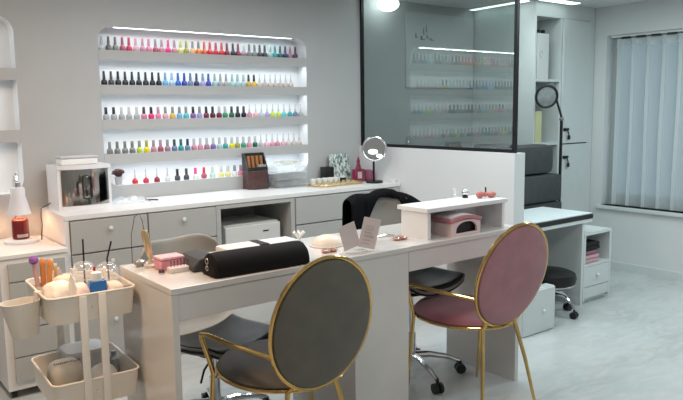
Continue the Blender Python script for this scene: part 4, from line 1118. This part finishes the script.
t = thing('grey_bottle', 'short grey capped bottle right of the plastic tub', 'bottle', cl(.124, .035, LB+.001))
obj('bottle_body', lathe(nb(), [(0, 0), (.020, 0), (.020, .075), (.010, .088), (0, .088)], seg=16), mat('bottle_greygreen', (.30, .33, .34), .3), t); obj('cap', lathe(nb(), [(0, .0885), (.010, .0885), (.010, .106), (0, .106)], seg=12), mat('cap_greyblue', (.25, .28, .32), .3), t)

# ------------------------------------------------------------------ right zone: bench, pedestal, stool, box
bn = thing('pedicure_bench', 'white bench table with black-edged pad behind the pink chair', 'bench', (3.56, 2.76, 0))
bm = nb(); box(bm, 0, .86, 0, .44, .605, .630, bev=.002); obj('top', bm, M_cab, bn, smooth=False)
obj('side_panel', BX(.755, .780, .01, .43, 0, .604), M_cab, bn, smooth=False)
obj('side_panel', BX(.004, .029, .01, .43, 0, .604), M_cab, bn, smooth=False)
obj('back_panel', BX(.030, .754, .405, .425, .0, .604), mat('bench_inner', (.50, .50, .47), .5), bn, smooth=False)
pd = thing('bench_pad', 'thick white pad with black band lying on the bench table', 'pad', (3.57, 2.757, .6305))
obj('black_band', BX(0, .855, 0, .43, 0, .030, bev=.003), M_black, pd, smooth=False)
obj('white_cover', BX(-.003, .858, .012, .436, .0302, .040, bev=.004), mat('white_sheet', (.72, .78, .80), .6), pd, smooth=False)
ps = thing('side_pedestal', 'small white pedestal with open shelf and drawer right of the bench', 'cabinet', (4.345, 2.77, 0))
bm = nb(); pw, pdp, ph = .35, .30, .525
box(bm, 0, .02, 0, pdp, .02, ph-.02); box(bm, pw-.02, pw, 0, pdp, .02, ph-.02); box(bm, 0, pw, 0, pdp, ph-.02, ph); box(bm, .02, pw-.02, pdp-.012, pdp, .02, ph-.02)
box(bm, .02, pw-.02, 0, pdp-.012, .275, .292); box(bm, .02, pw-.02, .02, pdp-.012, .02, .04); box(bm, .03, pw-.03, .03, pdp-.03, 0, .02)
obj('body', bm, M_cab, ps, smooth=False)
dw = obj('drawer', BX(.022, pw-.022, .001, .018, .125, .272, bev=.001), M_cab, ps, smooth=False)
bm = nb(); sphere(bm, (pw/2, -.010, .20), .012, seg=12); obj('knob', bm, M_white, dw)
obj('drawer', BX(.022, pw-.022, .001, .018, .042, .120, bev=.001), M_cab, ps, smooth=False)
def folded(label, x, y, z, w_, d_, h_, m, nl=3):
    t = thing('folded_towel', label, 'towel', (x, y, z)); hh = h_/nl
    for k in range(nl):
        obj('fold', BX(-w_/2+.004*(k % 2), w_/2-.006*(k % 2), 0, d_, hh*k, hh*(k+1)-.001, bev=hh*.35), m, t)
folded('folded pale pink towel at the bottom of the pedestal shelf', 4.345+.13, 2.785, .293, .19, .2, .060, mat('pink_towel', (.62, .38, .42), .9, bump=.4, bscale=200), 2)
folded('folded maroon towel between pink and black ones on the pedestal', 4.345+.125, 2.785, .354, .16, .2, .030, mat('maroon_towel', (.30, .14, .17), .9, bump=.4, bscale=200), 1)
folded('folded black towel on top of the pedestal shelf stack', 4.345+.135, 2.785, .385, .19, .2, .060, mat('black_towel', (.015, .015, .016), .95, bump=.4, bscale=200), 2)
# small box
sb = thing('white_drawer_box', 'low white drawer box on the floor between pink chair and black stool', 'box', (3.42, 2.585, 0))
obj('body', BX(0, .325, .012, .075, 0, .285), M_cab, sb, smooth=False)
dw = obj('drawer', BX(.004, .321, 0, .0115, .006, .280, bev=.001), M_cab, sb, smooth=False)
obj('knob', sphere(nb(), (.20, -.009, .14), .011, seg=12), M_white, dw)
# stool
st = thing('round_stool', 'low black padded round stool on chrome casters under the bench', 'stool', (3.985, 2.79, 0))
bm = nb(); lathe(bm, [(0, .315), (.12, .312), (.160, .295), (.170, .262), (.160, .226), (0, .218)], seg=36); obj('seat', bm, mat('stool_black', (.006, .006, .006), .5, bump=.2), st)
bm = nb(); tube(bm, [(.152*math.cos(a*PI/18), .152*math.sin(a*PI/18), .220) for a in range(36)], .006, 8, closed=True); obj('trim_ring', bm, M_chrome, st)
bm = nb(); cyl(bm, (0, 0, .09), (0, 0, .2175), .022); obj('column', bm, M_chrome, st)
for k in range(5):
    a = R(-8)+2*PI*k/5; dx, dy = math.cos(a), math.sin(a)
    bm = nb(); tube(bm, [(dx*.02, dy*.02, .15), (dx*.10, dy*.10, .140), (dx*.155, dy*.155, .10), (dx*.17, dy*.17, .062)], [.014, .012, .011, .010], 8); lg = obj('leg', bm, M_chrome, st)
    bm = nb(); c = Vector((dx*.172, dy*.172, .024))
    for q in (-1, 1): cyl(bm, c+Vector((-dy, dx, 0))*q*.005, c+Vector((-dy, dx, 0))*q*.022, .024, 16)
    cyl(bm, c, c+Vector((0, 0, .042)), .007, 8)
    obj('caster', bm, M_black, lg)

# armchair on platform
M_arm = mat('dark_grey_fabric', (.058, .063, .065), .8, noise=.15, nscale=20, bump=.3, bscale=150)
struct('trim_20', BX(3.505, 4.70, 3.215, YW-.002, 0, .26), M_wallr)
ac = thing('armchair', 'dark grey padded armchair seen past the end of the low wall', 'armchair', (3.62, 3.24, .26))
bm = BX(0, 1.135, .0, .22, .03, .42, bev=.02); box(bm, .0, 1.06, .221, .75, .03, .42, bev=.02); obj('base', bm, M_arm, ac)
obj('footrest', BX(.08, .80, -.028, -.001, .06, .40, bev=.012), M_arm, ac)
obj('seat', BX(.0, 1.13, .0, .235, .425, .64, bev=.03), M_arm, ac)
bm = BX(.02, 1.055, .025, .235, .645, .875, bev=.055); obj('backrest', bm, M_arm, ac)
for x0 in (.0, .89):
    obj('armrest', BX(x0, x0+.17, .24, .74, .425, .86, bev=.03), M_arm, ac)
for sx in (.06, 1.01):
    for sy in (.06, .70):
        obj('foot', BX(sx-.025, sx+.025, sy-.025, sy+.025, 0, .0295), M_black, ac)
# magnifier floor lamp
ml = thing('magnifier_floor_lamp', 'black jointed floor lamp with round magnifier beside the armchair', 'lamp', (4.90, 3.37, 0))
obj('base', lathe(nb(), [(0, 0), (.11, 0), (.11, .02), (.02, .03), (0, .03)], seg=28), M_black, ml)
J = Vector((.0, 0, 1.315)); 
obj('pole', tube(nb(), [(0, 0, .03), J], .012, 12), M_black, ml)
obj('joint', sphere(nb(), J+Vector((0, 0, .012)), .019), mat('joint_grey', (.25, .26, .27), .3, metal=.7), ml)
J2 = J+Vector((-.125, .0, .26))
obj('arm', tube(nb(), [J+Vector((0, 0, .028)), J2], .009, 10), M_black, ml)
lc = Vector((-.235, -.02, .195)) + Vector((0, 0, 1.315))
obj('elbow', tube(nb(), [J2+Vector((0, 0, .0)), J2+Vector((-.015, 0, .035)), J2+Vector((-.05, 0, .02)), lc+Vector((.03, 0, .068))], .011, 10), M_chrome, ml)
fz = Vector((-.55, -.80, -.12)).normalized().to_track_quat('Z', 'Y').to_matrix()
bm = nb(); tube(bm, [lc+fz @ Vector((.085*math.cos(a*PI/20), .085*math.sin(a*PI/20), 0)) for a in range(40)], .010, 8, closed=True); hd = obj('ring', bm, M_black, ml)
obj('lens', lathe(nb(), [(0, -.008), (.05, -.006), (.080, 0), (.05, .006), (0, .008)], lc, 28, M=fz), mat('lens_grey', (.30, .33, .34), .12, noise=.3, nscale=25), ml)

# ceiling lights
gl = thing('globe_light', 'small round white ceiling light seen through the glass partition', 'ceiling light', (3.60, 4.03, H-.010))
obj('globe', sphere(nb(), (0, 0, -.048), .085, (1, 1, .62)), emat('globe_glow', (.95, 1, 1), 9), gl)
obj('mount', lathe(nb(), [(0, .009), (.04, .009), (.04, -.01), (0, -.01)], seg=20), M_white, gl)
def striplight(x0, x1, y0, y1, label, s_, rz=0., nm='ceiling_light_bar'):
    t = thing(nm, label, 'ceiling light', ((x0+x1)/2, (y0+y1)/2, H-.001), rz)
    w_, d_ = x1-x0, y1-y0
    obj('housing', BX(-w_/2-.004, w_/2+.004, -d_/2-.004, d_/2+.004, -.010, 0), M_white, t, smooth=False)
    obj('diffuser', BX(-w_/2, w_/2, -d_/2, d_/2, -.014, -.0105), emat('bar_glow_%d' % s_, (.84, 1, .97), s_), t, smooth=False)
    return t
striplight(4.60, 4.66, 3.52, 4.12, 'glowing ceiling light bar along the cabinet side behind the glass', 3, R(-3))
striplight(4.66, 5.10, 3.36, 3.44, 'glowing ceiling light bar in front of the tall cabinet', 3, R(0))

# ------------------------------------------------------------------ lights
def area(x, y, z, sx, sy, e, col, rot=(0, 0, 0), name='unseen_area_light', spread=180):
    ld = bpy.data.lights.new(name, 'AREA'); ld.shape = 'RECTANGLE'; ld.size = sx; ld.size_y = sy; ld.energy = e; ld.color = col; ld.spread = R(spread)
    o = bpy.data.objects.new(name, ld); COL.objects.link(o); o.location = (x, y, z); o.rotation_euler = rot
    return o
area(.35, 2.35, H-.03, .35, .35, 25, (1., .68, .43))
area(1.7, 3.0, H-.03, 1.0, .3, 15, (.96, .97, 1.))  # unseen area lamp placed to keep desk and counter tops bright
area(3.0, 2.6, H-.03, .5, .4, 17, (.86, .96, 1.))
area(4.6, 1.7, H-.03, 1.0, .6, 23, (.84, .98, 1.))
area(4.2, 3.2, H-.03, .5, .5, 8, (.84, .99, 1.))
area(2.6, .8, H-.03, .8, .6, 11, (.94, .98, 1.))  # unseen fill lamp added to brighten the fronts facing the camera
area(.5, .8, H-.03, .8, .6, 9, (1, .94, .88))  # second added fill, out of view, for fronts on the left

# outside the window: dull dusk-blue sky
wd = bpy.data.worlds.new('world'); scene.world = wd; wd.use_nodes = True
bg = wd.node_tree.nodes['Background']; bg.inputs[0].default_value = (.24, .29, .31, 1); bg.inputs[1].default_value = 1.1
# ------------------------------------------------------------------ camera
cam = bpy.data.cameras.new('camera'); co = bpy.data.objects.new('camera', cam); COL.objects.link(co)
F, YAW, PIT, ROL = 689.645, R(37.8099), R(7.38249), R(-.76291)
fw = Vector((math.sin(YAW)*math.cos(PIT), math.cos(YAW)*math.cos(PIT), -math.sin(PIT)))
r_ = Vector((math.cos(YAW), -math.sin(YAW), 0)); u_ = r_.cross(fw)
r2 = math.cos(ROL)*r_+math.sin(ROL)*u_; u2 = -math.sin(ROL)*r_+math.cos(ROL)*u_
Mx = Matrix((r2, u2, -fw)).transposed().to_4x4(); Mx.translation = Vector((0, 0, 1.42))
co.matrix_world = Mx
cam.sensor_width = 36; cam.lens = F*36/683; cam.clip_start = .05
scene.camera = co
scene.view_settings.view_transform = 'Standard'; scene.view_settings.look = 'None'
scene.view_settings.gamma = 1; scene.view_settings.use_curve_mapping = False
scene.view_settings.exposure = 0.12
